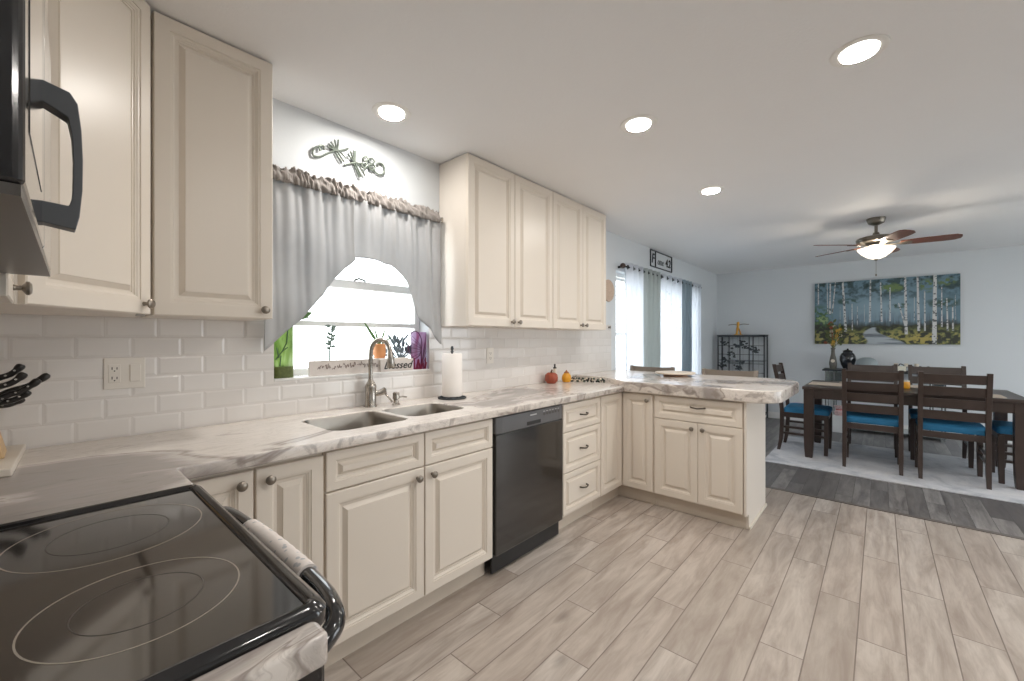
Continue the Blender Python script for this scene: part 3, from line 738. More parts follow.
hp = [(.256, 1.225, .842), (.276, 1.222, .858), (.293, 1.19, .866), (.300, 1.14, .869), (.305, 1.04, .870), (.309, .93, .871), (.310, .80, .871), (.308, .70, .870), (.302, .645, .867), (.290, .612, .858), (.256, .600, .842)]
hd = obj('handle', tube(B(), smoothpath(hp, 5), .0155, 14), M['black'], ov, smooth=True)
# printed fabric wrap on the handle
cp_ = [p for p in smoothpath(hp, 14) if .752 < p.y < 1.045]
rad = [.0195+.001*math.sin(i*2.1) for i in range(len(cp_))]
top('handle_cover', tube(B(), cp_, rad, 18), M['cloth'], 'white printed fabric wrap around the oven door handle', 'handle cover', smooth=True)

# ------------------------------------------------------------------ microwave
mw = thing('microwave', (-.15, .93, 1.42), 'black over-the-range microwave with big curved handle, cut by the left edge', 'microwave')
poly = [(XB+.012, .572), (-.05, .572), (-.05, 1.278), (XB+.012, 1.278)]
obj('body', prism(B(), poly, 1.42, 1.855), M['black'], mw, bevel=.002)
front = [(-.05, .574), (-.012, .574), (-.006, .70), (.000, .92), (.000, .94), (-.05, .94)]
md = obj('door', prism(B(), [(-.048, .574), (-.013, .574), (-.0095, .580), (.003, .955), (-.048, .955)], 1.425, 1.852), M['black'], mw, bevel=.004)
obj('window', prism(B(), [(-.012, .63), (-.0071, .63), (.0008, .87), (-.006, .87)], 1.49, 1.80), M['glassblack'], md)
cp = obj('control_panel', prism(B(), [(-.048, .958), (.003, .958), (.0135, 1.276), (-.048, 1.276)], 1.425, 1.852), M['black'], mw, bevel=.004)
obj('vent_grille', prism(B(), [(-.29, .576), (-.012, .576), (.0125, 1.27), (-.29, 1.27)], 1.414, 1.4245), mat('grey_steel_underside', rgb(96, 92, 88), .3, .6), mw)
# handle: two flat arms and a bowed grip
yh = .905
def strap(path, hw, t):
    bm = B(); rings = []
    for i, (x, z, nx, nz) in enumerate(path):
        rings.append([(x-nx*t/2, yh-hw, z-nz*t/2), (x+nx*t/2, yh-hw, z+nz*t/2), (x+nx*t/2, yh+hw, z+nz*t/2), (x-nx*t/2, yh+hw, z-nz*t/2)])
    return loops(bm, rings)
hz0, hz1 = 1.448, 1.657
outer_ = [(-.004, hz1), (.028, hz1-.008), (.036, hz1-.022), (.040, hz1-.06), (.0415, (hz0+hz1)/2), (.041, hz0+.06), (.038, hz0+.02), (.034, hz0), (-.004, hz0+.006)]
inner_ = [(-.004, hz1-.030), (.016, hz1-.040), (.026, hz1-.046), (.030, hz1-.07), (.0315, (hz0+hz1)/2), (.031, hz0+.06), (.030, hz0+.045), (.027, hz0+.034), (-.004, hz0+.036)]
bm = loops(B(), [[(x, yh-.014, z) for x, z in outer_], [(x, yh+.014, z) for x, z in outer_], [(x, yh+.014, z) for x, z in inner_], [(x, yh-.014, z) for x, z in inner_], [(x, yh-.014, z) for x, z in outer_]], False, False, closed=False)
for yy in (-.014, .014): pass
bm.faces.new([bm.verts.new(p) for p in ((-.004, yh-.014, hz1), (-.004, yh+.014, hz1), (-.004, yh+.014, hz1-.030), (-.004, yh-.014, hz1-.030))])
bm.faces.new([bm.verts.new(p) for p in ((-.004, yh-.014, hz0+.006), (-.004, yh+.014, hz0+.006), (-.004, yh+.014, hz0+.036), (-.004, yh-.014, hz0+.036))])
bmesh.ops.remove_doubles(bm, verts=bm.verts, dist=1e-5)
obj('handle', bm, mat('charcoal_plastic', rgb(92, 95, 98), .3), md, bevel=.0015)

# ------------------------------------------------------------------ knife block, board, outlets
top('cutting_board', prism(B(), [(-.30, 1.80), (-.052, 1.762), (-.034, 2.14), (-.30, 2.155)], .9155, .937), mat('white_board', rgb(224, 216, 204), .4), 'white stone board lying under the knife block in the corner', 'cutting board', bevel=.003)
kb = thing('knife_block', (-.14, 1.98, .937), 'pale wood knife block at the left edge, standing on the white board', 'knife block')
bm = loops(B(), [[(-.20, 1.92, .937), (-.070, 1.92, .937), (-.070, 2.04, .937), (-.20, 2.04, .937)], [(-.215, 1.92, 1.20), (-.115, 1.92, 1.15), (-.115, 2.04, 1.15), (-.215, 2.04, 1.20)]])
obj('block', bm, M['beech'], kb, bevel=.004)
M['knifeh'] = mat('black_knife_handle', rgb(34, 32, 31), .35)
kn_specs = [((-.105, 1.95, 1.150), (-.036, 1.955, 1.207), 'with the highest, thickest handle'), ((-.11, 1.93, 1.125), (-.030, 1.93, 1.182), 'just below the highest handle'),
    ((-.10, 1.975, 1.105), (.018, 1.985, 1.172), 'reaching farthest right'), ((-.10, 1.945, 1.095), (-.002, 1.94, 1.160), 'just left of the farthest-reaching one'),
    ((-.11, 1.965, 1.08), (-.022, 1.96, 1.124), 'with steel bands on its low handle'), ((-.12, 1.99, 1.075), (-.035, 2.0, 1.100), 'with the lowest handle')]
for i, (a_, b_, lb) in enumerate(kn_specs):
    p = Vector(a_); e_ = Vector(b_); dv = (e_-p).normalized(); L = (e_-p).length
    k_ = thing('kitchen_knife', tuple(p), 'black-handled kitchen knife in the block, '+lb, 'knife', 'knives in the block')
    s_ = dv.cross(Vector((0, 1, 0))).normalized()
    pts = [p, p+dv*L*.3+s_*.003, p+dv*L*.6-s_*.004, p+dv*L*.85-s_*.001, p+dv*L+s_*.004]
    obj('handle', tube(B(), smoothpath(pts, 3), [.0085]*9+[.0105, .011, .010, .006], 10), M['knifeh'], k_, smooth=True)
    for q in (.25, .5, .75):
        c_ = p+dv*L*q; obj('rivet', tube(B(), [c_-Vector((0, .0105, 0)), c_+Vector((0, .0105, 0))], .003, 8), M['nickel'], k_)
    obj('bolster', tube(B(), [p-dv*.010, p+dv*.006], .0095, 10), M['nickel'], k_, smooth=True)
    obj('blade', tube(B(), [p-dv*.05, p-dv*.010], [.003, .006], 4), M['steel'], k_)

def outlet(cx, cz, w, h, gfci, label, rocker=True):
    t = thing('wall_outlet', (cx, W-.009, cz), label, 'outlet', 'outlets')
    yo = W-.0095
    pl = obj('cover_plate', bx(cx-w/2, cx+w/2, yo-.005, yo, cz-h/2, cz+h/2), M['plate'], t, bevel=.002)
    xo = cx-w/4 if rocker else cx
    rc = obj('receptacle', bx(xo-.017, xo+.017, yo-.0075, yo-.005, cz-.034, cz+.034), M['plate'], t, bevel=.001)
    for s_ in (-.018, .018):
        bm = B(); box(bm, xo-.008, xo-.0055, yo-.0082, yo-.0074, cz+s_-.003, cz+s_+.007); box(bm, xo+.0055, xo+.008, yo-.0082, yo-.0074, cz+s_-.003, cz+s_+.006); box(bm, xo-.002, xo+.002, yo-.0082, yo-.0074, cz+s_-.01, cz+s_-.006)
        obj('slot', bm, M['ink'], rc)
    if rocker:
        obj('rocker_switch', bx(cx+w/4-.016, cx+w/4+.016, yo-.009, yo-.005, cz-.033, cz+.033), M['plate'], t, bevel=.002)
outlet(.212, 1.157, .117, .117, True, 'cream double cover plate with outlet and rocker switch on the tile, left of window')
outlet(2.20, 1.165, .07, .115, False, 'pale single outlet on the tile behind the paper towels, under wall cabinets', False)

# ------------------------------------------------------------------ window dressing over the sink
t = thing('curtain_rod', (1.15, W-.07, 2.05), 'thin curtain rod hidden in the ruffled header over the sink window', 'curtain rod')
obj('rod', tube(B(), [(.668, W-.075, 2.05), (1.70, W-.075, 2.05)], .007, 10), M['nickel'], t, smooth=True)
for x in (.672, 1.698): obj('bracket', bx(x-.006, x+.006, W-.08, W-.001, 2.035, 2.065), M['nickel'], t)
def interp(tab, x):
    for (a, b), (c_, d_) in zip(tab, tab[1:]):
        if x <= c_: return b+(d_-b)*(x-a)/(c_-a)
    return tab[-1][1]
random.seed(4)
def valance(x0, x1, bot, phase, label, fold):
    t = thing('window_valance', ((x0+x1)/2, W-.075, 2.05), label, 'curtain', 'swag valances over the sink')
    nx, nz = 110, 34; R = []
    for i in range(nx+1):
        x = x0+(x1-x0)*i/nx; zb = interp(bot, x); colv = []
        for j in range(nz+1):
            s_ = j/nz; z = 2.035+(zb-2.035)*s_
            amp = .012*(1-.45*s_)
            f_ = (.7*math.sin(x*62+phase+1.2*math.sin(x*11))+.45*math.sin(x*131+phase*3+z*2)*(1-.6*s_))*amp + math.sin(x*27+phase*2)*.008*(.3+s_)
            drift = .004*math.sin(z*16+x*9)
            colv.append((x+.004*math.sin(x*50+z*3), W-.078+f_+drift-.008*s_, z))
        R.append(colv)
    bm = loops(B(), R, False, False, closed=False)
    o = obj('drop', bm, M['val'], t, smooth=True); m_ = o.modifiers.new('s', 'SOLIDIFY'); m_.thickness = .0016
    # scrunched header and rod pocket
    R = []; nx = 330
    for i in range(nx+1):
        x = x0+(x1-x0)*i/nx; colv = []
        j1 = random.uniform(-1, 1)
        for j in range(13):
            a = j/12; z = 2.022+.078*a+(.008*math.sin(x*40+phase)+.006*math.sin(x*190+1)+.003*j1)*a*a
            pinch = .35+.65*abs(a-.32)/.68
            y = W-.083+(.009*math.sin(x*250+4*math.sin(x*37)+a*4)+.006*math.sin(x*143+a*9+phase)+.004*math.sin(x*61+a*14)+.002*j1)*pinch-.012*math.cos((a-.32)*4)
            colv.append((x, y, z))
        R.append(colv)
    o = obj('ruffled_header', loops(B(), R, False, False, closed=False), M['valhead'], t, smooth=True); m_ = o.modifiers.new('s', 'SOLIDIFY'); m_.thickness = .0014
    return t
valance(.668, 1.10, [(.668, 1.235), (.76, 1.315), (.828, 1.385), (.90, 1.47), (.975, 1.563), (1.05, 1.66), (1.10, 1.705)], 0, 'left half of the silver grey swag valance over the sink window', 1)
valance(1.095, 1.672, [(1.09, 1.722), (1.209, 1.724), (1.321, 1.712), (1.388, 1.668), (1.422, 1.625), (1.461, 1.505), (1.492, 1.439), (1.588, 1.35), (1.658, 1.262), (1.672, 1.255)], 2, 'right half of the silver grey swag valance over the sink window', 1)

# metal dragonfly wall ornament above the window
t = thing('wall_ornament', (1.12, W-.012, 2.25), 'sage grey metal scroll ornament with fanned stems above the sink window', 'wall decoration')
SC = [[(0.97, 2.271), (0.97, 2.287), (0.947, 2.281), (0.954, 2.257)], [(0.949, 2.279), (0.925, 2.263), (0.913, 2.236), (0.925, 2.221), (0.958, 2.231), (0.987, 2.255), (1.03, 2.284), (1.07, 2.3), (1.103, 2.321)]]
RING = [[(1.25, 2.256), (1.273, 2.238), (1.304, 2.238), (1.324, 2.265), (1.317, 2.294), (1.296, 2.302), (1.277, 2.294), (1.281, 2.285)], [(1.081, 2.226), (1.11, 2.242), (1.143, 2.257), (1.19, 2.262), (1.25, 2.256)]]
FAN1 = [[(1.043, 2.285), (0.989, 2.292)], [(1.043, 2.285), (1.006, 2.323)], [(1.043, 2.285), (1.026, 2.341)], [(1.043, 2.285), (1.047, 2.347)], [(1.043, 2.285), (0.996, 2.308)], [(1.043, 2.285), (1.079, 2.24)], [(1.032, 2.275), (1.067, 2.233)], [(1.055, 2.291), (1.092, 2.26)]]
FAN2 = [[(1.143, 2.257), (1.099, 2.289)], [(1.143, 2.257), (1.112, 2.309)], [(1.143, 2.257), (1.131, 2.319)], [(1.143, 2.257), (1.143, 2.319)], [(1.143, 2.257), (1.178, 2.188)], [(1.134, 2.249), (1.169, 2.182)], [(1.15, 2.266), (1.2, 2.201)]]
LEAF = [[(1.191, 2.301), (1.205, 2.313), (1.22, 2.302), (1.205, 2.281), (1.191, 2.283)], [(1.22, 2.302), (1.243, 2.313), (1.26, 2.301), (1.245, 2.28), (1.225, 2.283)], [(1.181, 2.262), (1.2, 2.275), (1.215, 2.264), (1.2, 2.243), (1.184, 2.245)], [(1.225, 2.267), (1.25, 2.282), (1.263, 2.268), (1.245, 2.244), (1.225, 2.249)]]
yo = W-.012
for nm, L_, r_ in (('scroll', SC, .0055), ('ring_scroll', RING, .0055), ('stem_fan', FAN1, .0048), ('stem_fan', FAN2, .0048)):
    bm = B()
    for pl in L_: tube(bm, smoothpath([(x, yo-.004*(len(pl) == 2 and i == 1), z) for i, (x, z) in enumerate(pl)], 5), r_, 8)
    obj(nm, bm, M['silverm'], t, smooth=True)
bm = B()
for pl in LEAF: tube(bm, [(x, yo-.003, z) for x, z in pl], .0055, 8, True)
obj('flower', bm, M['silverm'], t, smooth=True)

# sill objects
ZS = KZ0+.0125
def leafm(bm, base, tip, w, bend=0.0, up=(0, 1, 0)):
    b_ = Vector(base); t_ = Vector(tip); d_ = t_-b_; s_ = d_.cross(Vector(up)).normalized()
    rings = []
    for i in range(7):
        a = i/6; c_ = b_+d_*a+Vector((0, -bend*math.sin(a*PI), 0)); ww = w*math.sin(PI*min(.97, .08+a*.9))**.8
        rings.append([c_-s_*ww/2, c_+Vector(up)*.0008-s_*0, c_+s_*ww/2, c_-Vector(up)*.0008])
    return loops(bm, rings)
# green glass vase with twigs
t = thing('glass_vase', (.772, W+.03, ZS), 'bright green glass vase with dark twigs at the left end of the sill', 'vase')
bm = loops(B(), [[(x, y, z) for x, y in rrect(.742, .832, W+.004, W+.06, .02)] for z in (ZS, ZS+.30)]); obj('glass', bm, M['greenglass'], t, smooth=True)
bm = loops(B(), [[(x, y, z) for x, y in rrect(.7405, .8335, W+.002, W+.062, .02)] for z in (ZS, ZS+.055)]); obj('pebble_band', bm, mat('green_pebbles', rgb(88, 98, 44), .5, vary=(90, .5)), t, smooth=True)
bm = B()
for p_ in ([(.745, ZS+.09), (.775, ZS+.13), (.795, ZS+.17), (.80, ZS+.24)], [(.775, ZS+.13), (.80, ZS+.15)], [(.765, ZS+.06), (.77, ZS+.11)], [(.76, ZS+.1), (.75, ZS+.15)]):
    tube(bm, [(x, W+.0, z) for x, z in p_], .0026, 6)
obj('twig', bm, M['leafd'], t, smooth=True)
# hanging leafy vine above the vase
t = thing('leafy_vine', (.87, W+.03, ZS+.30), 'small sprig with bright green leaf peeking from behind the valance', 'plant')
bm = B(); leafm(bm, (.835, W+.02, 1.385), (.925, W+.02, 1.425), .034); leafm(bm, (.80, W+.03, 1.37), (.85, W+.02, 1.41), .03); obj('leaf', bm, M['leaf'], t)
bm = B(); tube(bm, smoothpath([(.775, W+.03, ZS+.3), (.80, W+.03, ZS+.28), (.86, W+.03, 1.395), (.90, W+.03, 1.44)], 4), .002, 6)
for q in ((.895, 1.43), (.90, 1.45), (.91, 1.44), (.885, 1.40), (.90, 1.385), (.915, 1.39)): leafm(bm, (.885, W+.03, 1.41), (q[0]+.005, W+.03, q[1]), .008)
obj('stem', bm, M['leafd'], t)
# long whitewashed sign boards
t = thing('wooden_sign', (1.21, W+.04, ZS), 'long whitewashed wooden sign block with faded brown script on the window sill', 'sign')
obj('board', bx(.905, 1.50, W+.004, W+.022, ZS, ZS+.078), M['whitewash'], t, bevel=.002)
bm = B(); random.seed(11); x = .945
while x < 1.46:
    L_ = random.uniform(.02, .05); pts = []
    k = int(L_/.004)
    for i in range(k+1):
        pts.append((x+i*.004, W+.0032, ZS+.042+random.choice((-1, 1))*random.uniform(.003, .012)*(1 if i % 2 else -1)+(.012 if random.random() < .12 else 0)))
    tube(bm, pts, .0016, 4); x += L_+.007
obj('script', bm, M['brownink'], t)
t = thing('wooden_sign', (1.42, W+.0, ZS), 'small whitewashed sign reading blessed in black script, behind the faucet', 'sign')
obj('board', bx(1.30, 1.525, W-.010, W+.003, ZS, ZS+.072), M['whitewash'], t, bevel=.002)
obj('lettering', textbm('blessed', .062, Matrix.Translation((1.415, W-.0108, ZS+.034)) @ Matrix.Rotation(PI/2, 4, 'X'), .0015, .35, .20), M['ink'], t)
# orchid sprig in small clear pot
t = thing('potted_sprig', (1.03, W+.07, ZS), 'thin twiggy sprig in a small clear pot behind the long sign', 'plant')
obj('pot', lathe(B(), [(.028, 0), (.035, .088), (.033, .09), (.026, .004)], (1.035, W+.06, ZS), n=20), M['glass'], t, smooth=True)
bm = B(); tube(bm, smoothpath([(1.035, W+.06, ZS+.01), (1.035, W+.06, ZS+.12), (1.045, W+.06, ZS+.20), (1.055, W+.06, ZS+.265)], 4), .0042, 6)
random.seed(3)
for i in range(13):
    z = ZS+.14+.010*i; x = 1.042; a = random.choice((-1, 1)); leafm(bm, (x, W+.06, z), (x+a*random.uniform(.015, .034), W+.06, z+random.uniform(.0, .02)), .016)
obj('sprig', bm, M['paleleaf'], t)
# terracotta pot with aloe spikes
t = thing('potted_aloe', (1.32, W+.05, ZS), 'orange clay pot with thin green spikes, seen through the faucet loop', 'plant')
obj('pot', lathe(B(), [(.026, 0), (.033, .09), (.036, .092), (.036, .16), (.031, .162), (.030, .10)], (1.335, W+.060, ZS), n=24), M['terra'], t, smooth=True)
bm = B()
for tx, tz, w_ in ((1.235, ZS+.29, .020), (1.30, ZS+.26, .013), (1.375, ZS+.255, .013), (1.34, ZS+.22, .014), (1.41, ZS+.20, .012)): leafm(bm, (1.335, W+.060, ZS+.15), (tx, W+.060, tz), w_)
obj('leaves', bm, M['leaf'], t)
# dark leafy plant
t = thing('potted_plant', (1.46, W+.07, ZS), 'dark blue-green bushy little plant between the clay pot and purple panel', 'plant')
obj('pot', lathe(B(), [(.026, 0), (.034, .06), (.034, .065), (.028, .06)], (1.475, W+.07, ZS), n=20), M['cream'], t, smooth=True)
bm = B(); random.seed(8)
for i in range(60):
    a = random.uniform(-1.2, 1.2); L_ = random.uniform(.05, .17); q = Vector((1.475, W+.07, ZS+.055)); s0 = q+Vector((math.sin(a), 0, math.cos(a)))*L_*.85
    tube(bm, [q, s0], .0018, 5)
    leafm(bm, s0, s0+Vector((math.sin(a+random.uniform(-.9, .9)), random.uniform(-.2, .1), math.cos(a)))*.04, .016)
obj('foliage', bm, mat('grey_green_foliage', rgb(112, 126, 134), .5, vary=(20, .3)), t)
# purple glass panel with metal web
t = thing('stained_glass_panel', (1.58, W+.02, ZS), 'purple and magenta stained glass panel with wiry swirls, right end of the sill', 'glass panel')
obj('glass', bx(1.53, 1.644, W+.016, W+.021, ZS, ZS+.235), M['purpleglass'], t)
bm = B()
tube(bm, [(1.555+.052*math.cos(2*PI*i/28), W+.013, ZS+.155+.085*math.sin(2*PI*i/28)) for i in range(28)], .003, 6, True)
for a in range(0, 7):
    an = -1.0+a*.4; tube(bm, smoothpath([(1.595, W+.013, ZS+.02), (1.60, W+.011, ZS+.09+a*.008), (1.60-.09*math.cos(an*.5), W+.011, ZS+.12+.09*math.sin(an))], 5), .0016, 5)
for a in range(5): tube(bm, smoothpath([(1.60, W+.012, ZS+.01), (1.62, W+.01, ZS+.05+a*.02), (1.64, W+.012, ZS+.08+a*.035)], 5), .002, 5)
obj('wire_tree', bm, mat('dark_wire', rgb(96, 60, 84), .4, .4), t, smooth=True)
bm = B(); random.seed(5)
for i in range(16):
    x = random.uniform(1.545, 1.632); tube(bm, [(x, W+.010, ZS+.001), (x+random.uniform(-.012, .012), W+.008, ZS+random.uniform(.03, .075))], .004, 5)
obj('wine_stems', bm, mat('wine_red', rgb(120, 30, 60), .5), t)

# ------------------------------------------------------------------ counter decor by the far tile wall
def pumpkin(name, c_, r_, h_, m, label, stem=.02):
    t = thing(name, c_, label, 'pumpkin', 'autumn gourds on the counter')
    prof = [(.15*r_, .03*h_), (.6*r_, 0), (.92*r_, .2*h_), (r_, .5*h_), (.9*r_, .8*h_), (.55*r_, .97*h_), (.2*r_, .93*h_)]
    obj('body', lathe(B(), prof, c_, n=48, lobes=10, amp=.09), m, t, smooth=True)
    obj('stem', tube(B(), [(c_[0], c_[1], c_[2]+h_*.9), (c_[0]+.002, c_[1], c_[2]+h_+stem*.5), (c_[0]+.012, c_[1], c_[2]+h_+stem)], [.010, .006, .007], 8), M['stemg'], t, smooth=True)
    return t
pumpkin('pumpkin', (2.86, 2.085, .9155), .052, .092, M['orange'], 'red-orange ribbed ceramic pumpkin on the counter near the corner')
yg = thing('gourd', (3.02, 2.04, .9155), 'small yellow pear-shaped gourd with brown cap on the counter', 'gourd', 'autumn gourds on the counter')
obj('body', lathe(B(), [(.01, 0), (.032, .004), (.040, .03), (.036, .055), (.022, .078), (.012, .09)], (3.02, 2.04, .9155), n=36, lobes=8, amp=.06), M['yellow'], yg, smooth=True)
obj('cap', lathe(B(), [(.024, .072), (.022, .085), (.008, .094), (.004, .105), (0, .106)], (3.02, 2.04, .9155), n=16), mat('brown_cap', rgb(150, 88, 48), .6), yg, smooth=True)
cg = thing('gnome_figurine', (2.94, 2.10, .9155), 'slim cream figurine with dark hat between the pumpkin and the gourd', 'figurine')
obj('body', lathe(B(), [(.022, 0), (.026, .03), (.016, .09), (.011, .12), (0, .125)], (2.945, 2.11, .9155), n=16), M['cream'], cg, smooth=True)
obj('hat', lathe(B(), [(.016, .12), (.015, .128), (.007, .132), (.008, .155), (0, .16)], (2.945, 2.11, .9155), n=14), M['ink'], cg, smooth=True)
gl = thing('bead_garland', (3.11, 1.9, .9155), 'short strip of dark and pale beads lying on the counter right of the gourd', 'garland')
random.seed(9)
for k_, mm in (('dark_bead', M['leafd']), ('pale_bead', M['cream']), ('black_bead', M['ink'])):
    bm = B()
    for i in range(26):
        q_ = random.random(); x = 3.05+.12*q_+.02*random.random(); y = 2.02-.26*q_; r_ = random.uniform(.007, .011)
        bmesh.ops.create_icosphere(bm, subdivisions=1, radius=r_, matrix=Matrix.Translation((x, y, .916+r_+random.choice((0, .012, .022)))))
    o_ = obj(k_, bm, mm, gl); o_['kind'] = 'stuff'
# wooden trivet on the bar
t = thing('cake_stand', (3.79, 1.385, .955), 'round pale wood cake stand on a small foot, on the peninsula top', 'stand')
cx, cy = 3.79, 1.385
obj('foot', lathe(B(), [(.105, 0), (.105, .007), (.085, .012), (.085, .018)], (cx, cy, .9555), n=32), mat('pinkish_wood', rgb(176, 140, 116), .5), t, smooth=True)
obj('plate', lathe(B(), [(.08, .0175), (.165, .022), (.172, .028), (.170, .036), (.155, .034), (0, .030)], (cx, cy, .9555), n=48), mat('bleached_wood', rgb(216, 204, 188), .5), t, smooth=True)

# ------------------------------------------------------------------ dining window dressing
t = thing('curtain_rod', (5.4, W-.09, 2.09), 'long black curtain rod with round finials above the dining window', 'curtain rod')
ZR = 2.085; YRD = W-.085
obj('rod', tube(B(), [(4.19, YRD, ZR), (6.78, YRD, ZR)], .0095, 10), M['blackmetal'], t, smooth=True)
for x in (4.175, 6.785):
    bm = B(); bmesh.ops.create_uvsphere(bm, u_segments=16, v_segments=10, radius=.030 if x < 5 else .016, matrix=Matrix.Translation((x, YRD, ZR))); obj('finial', bm, mat('bronze_finial', rgb(78, 66, 60), .35, .6) if x < 5 else M['blackmetal'], t, smooth=True)
for x in (4.23, 5.55, 6.755): obj('bracket', bx(x-.008, x+.008, YRD, W-.001, ZR-.012, ZR+.012), M['blackmetal'], t)
def curtain(x0, x1, folds, m, label, ph=0, amp=.032):
    t = thing('grommet_curtain', ((x0+x1)/2, YRD, .03), label, 'curtain', 'grommet curtains at the dining window')
    nx = folds*14; R = []
    for i in range(nx+1):
        a = i/nx; x = x0+(x1-x0)*a; col_ = []
        for j in range(14):
            s_ = j/13; z = ZR+.045-(ZR+.02)*s_
            y = YRD+amp*(1-.25*s_)*math.sin(2*PI*folds*a+ph)+.006*math.sin(9*s_+a*7)*s_
            col_.append((x+.01*math.sin(5*s_+ph)*s_, min(y, W-.012), z))
        R.append(col_)
    o = obj('fabric', loops(B(), R, False, False, closed=False), m, t, smooth=True); s2 = o.modifiers.new('s', 'SOLIDIFY'); s2.thickness = .0015
    for k_ in range(folds*2):
        xx = x0+(x1-x0)*(k_+.5-ph/PI)/(folds*2)
        if not x0 < xx < x1: continue
        sl = 1 if k_ % 2 == 0 else -1
        dx = .022; dirv = Vector((dx, 0, 0))
        n_ = Vector(((x1-x0)/(folds*2)/ (2*amp), sl*-1.0, 0)).normalized()
        c_ = Vector((xx, YRD, ZR)); a_ = n_.cross(Vector((0, 0, 1))).normalized()
        tube_ = tube(B(), [c_+.021*(math.cos(2*PI*q/20)*a_+math.sin(2*PI*q/20)*Vector((0, 0, 1))) for q in range(20)], .0045, 6, True)
        obj('grommet', tube_, M['blackmetal'], o, smooth=True)
curtain(4.26, 4.66, 3, M['sheer'], 'white sheer curtain at the left end of the dining window')
curtain(4.67, 5.17, 4, M['drape'], 'opaque grey-green curtain left of the dotted sheer one', .4)
curtain(5.19, 5.93, 4, M['sheerdot'], 'white sheer curtain with scattered dots in the middle of the dining window', .2)
curtain(5.94, 6.33, 3, M['draped'], 'darker blue-grey curtain right of the dotted sheer one', .5)
curtain(6.35, 6.74, 3, M['sheer'], 'white sheer curtain at the far right end of the dining window')

# framed wire sign above the dining window
t = thing('wall_sign', (5.43, W-.01, 2.31), 'small black open-frame word sign above the dining window', 'sign')
def wf(u_, z_): return (5.08+.71*u_, W-.008, 2.215+.205*z_)
bm = B()
for a, b_ in (((0, 0), (1, 0)), ((0, 1), (1, 1)), ((0, 0), (0, 1)), ((1, 0), (1, 1)), ((.22, 0), (.22, 1))): tube(bm, [wf(*a), wf(*b_)], .008, 6)
obj('frame', bm, M['blackmetal'], t)
obj('initial', textbm('F', .17, Matrix.Translation((5.155, W-.008, 2.315)) @ Matrix.Rotation(PI/2, 4, 'X'), .006, .2), M['blackmetal'], t)
obj('word', textbm('ome', .13, Matrix.Translation((5.40, W-.008, 2.30)) @ Matrix.Rotation(PI/2, 4, 'X'), .004, .3, .20), mat('grey_wire', rgb(120, 124, 126), .5), t)
obj('word', textbm('4.2', .15, Matrix.Translation((5.66, W-.008, 2.31)) @ Matrix.Rotation(PI/2, 4, 'X'), .006, .1, .17), M['ink'], t)
# wooden plaque and hook
t = top('wall_plaque', lathe(B(), [(.0, 0), (.117, 0), (.119, -.006), (.114, -.014), (0, -.016)], (4.0, W-.001, 1.805), axis='y', n=40), mat('woven_wood', rgb(196, 172, 152), .6, vary=(60, .25)), 'round tan wooden plaque half hidden behind the far end of the wall cabinets', 'plaque', smooth=True)
bm = B(); tube(bm, [(4.0, W-.001, 1.415), (4.0, W-.02, 1.415), (4.0, W-.028, 1.415)], [.008, .008, .016], 12)
top('wall_hook', bm, M['knob'], 'tiny round metal wall hook just beyond the end of the wall cabinets', 'hook', smooth=True)

# ------------------------------------------------------------------ bar stools
def make_stool(loc, rz, label):
    t = thing('bar_stool', loc, label, 'stool', 'counter stools behind the peninsula', rz)
    sm = M['stool']; w = .222
    for s_ in (-1, 1):
        obj('leg', tube(B(), [(-.20, s_*.20, 0), (-.19, s_*.19, .62)], [.020, .024], 4), sm, t, local=True)
        obj('leg', tube(B(), smoothpath([(.22, s_*.21, 0), (.20, s_*.205, .62), (.215, s_*.215, .86), (.245, s_*.225, 1.0)], 4), .022, 4), sm, t, local=True)
    obj('seat', loops(B(), [[(x, y, z) for x, y in rrect(-.22, .20, -.23, .23, .05)] for z in (.62, .665)]), sm, t, local=True, bevel=.006)
    for z0, z1, nm in ((.915, 1.0, 'top_rail'), (.80, .84, 'back_rail')):
        R = []
        for i in range(13):
            a = -1+i/6; x = .235+(.03)*(1-a*a)+(z0-.9)*.25; z_up = z1-.010*(1-a*a)
            R.append([(x-.010, w*a, z0), (x+.012, w*a, z0), (x+.014, w*a, z_up), (x-.008, w*a, z_up)])
        obj(nm, loops(B(), R), sm, t, local=True, bevel=.003)
    for a, b_ in (((-.195, -.19, .25), (-.195, .19, .25)), ((-.195, -.19, .35), (.21, -.2, .35)), ((-.195, .19, .35), (.21, .2, .35))): obj('stretcher', tube(B(), [a, b_], .012, 8), sm, t, local=True)
    return t
s0 = make_stool((4.05, 1.815, 0), 0, 'grey-brown wooden counter stool nearer the dining window, only its top rail shows')
dup(s0, (4.05, 1.065, 0), 0, 'grey-brown wooden counter stool nearer the open end of the peninsula, only its top rail shows')

# ------------------------------------------------------------------ rug, table, chairs
top('area_rug', slab([(5.03, .93), (5.08, -1.6), (6.62, -1.6), (6.56, .93)], [], .0005, .011, .003), M['rug'], 'pale grey distressed area rug under the dining table', 'rug')
ZR_ = .0115
t = thing('dining_table', (5.95, -.15, ZR_), 'long dark espresso dining table on the pale rug', 'table')
TX0, TX1, TY0, TY1 = 5.46, 6.42, -.955, .635
obj('tabletop', bx(TX0, TX1, TY0, TY1, .745, .778), M['wood'], t, bevel=.005)
bm = B(); box(bm, TX0+.04, TX1-.04, TY1-.045, TY1-.02, .655, .745); box(bm, TX0+.04, TX1-.04, TY0+.02, TY0+.045, .655, .745); box(bm, TX0+.02, TX0+.045, TY0+.045, TY1-.045, .655, .745); box(bm, TX1-.045, TX1-.02, TY0+.045, TY1-.045, .655, .745)
obj('apron', bm, M['wood'], t)
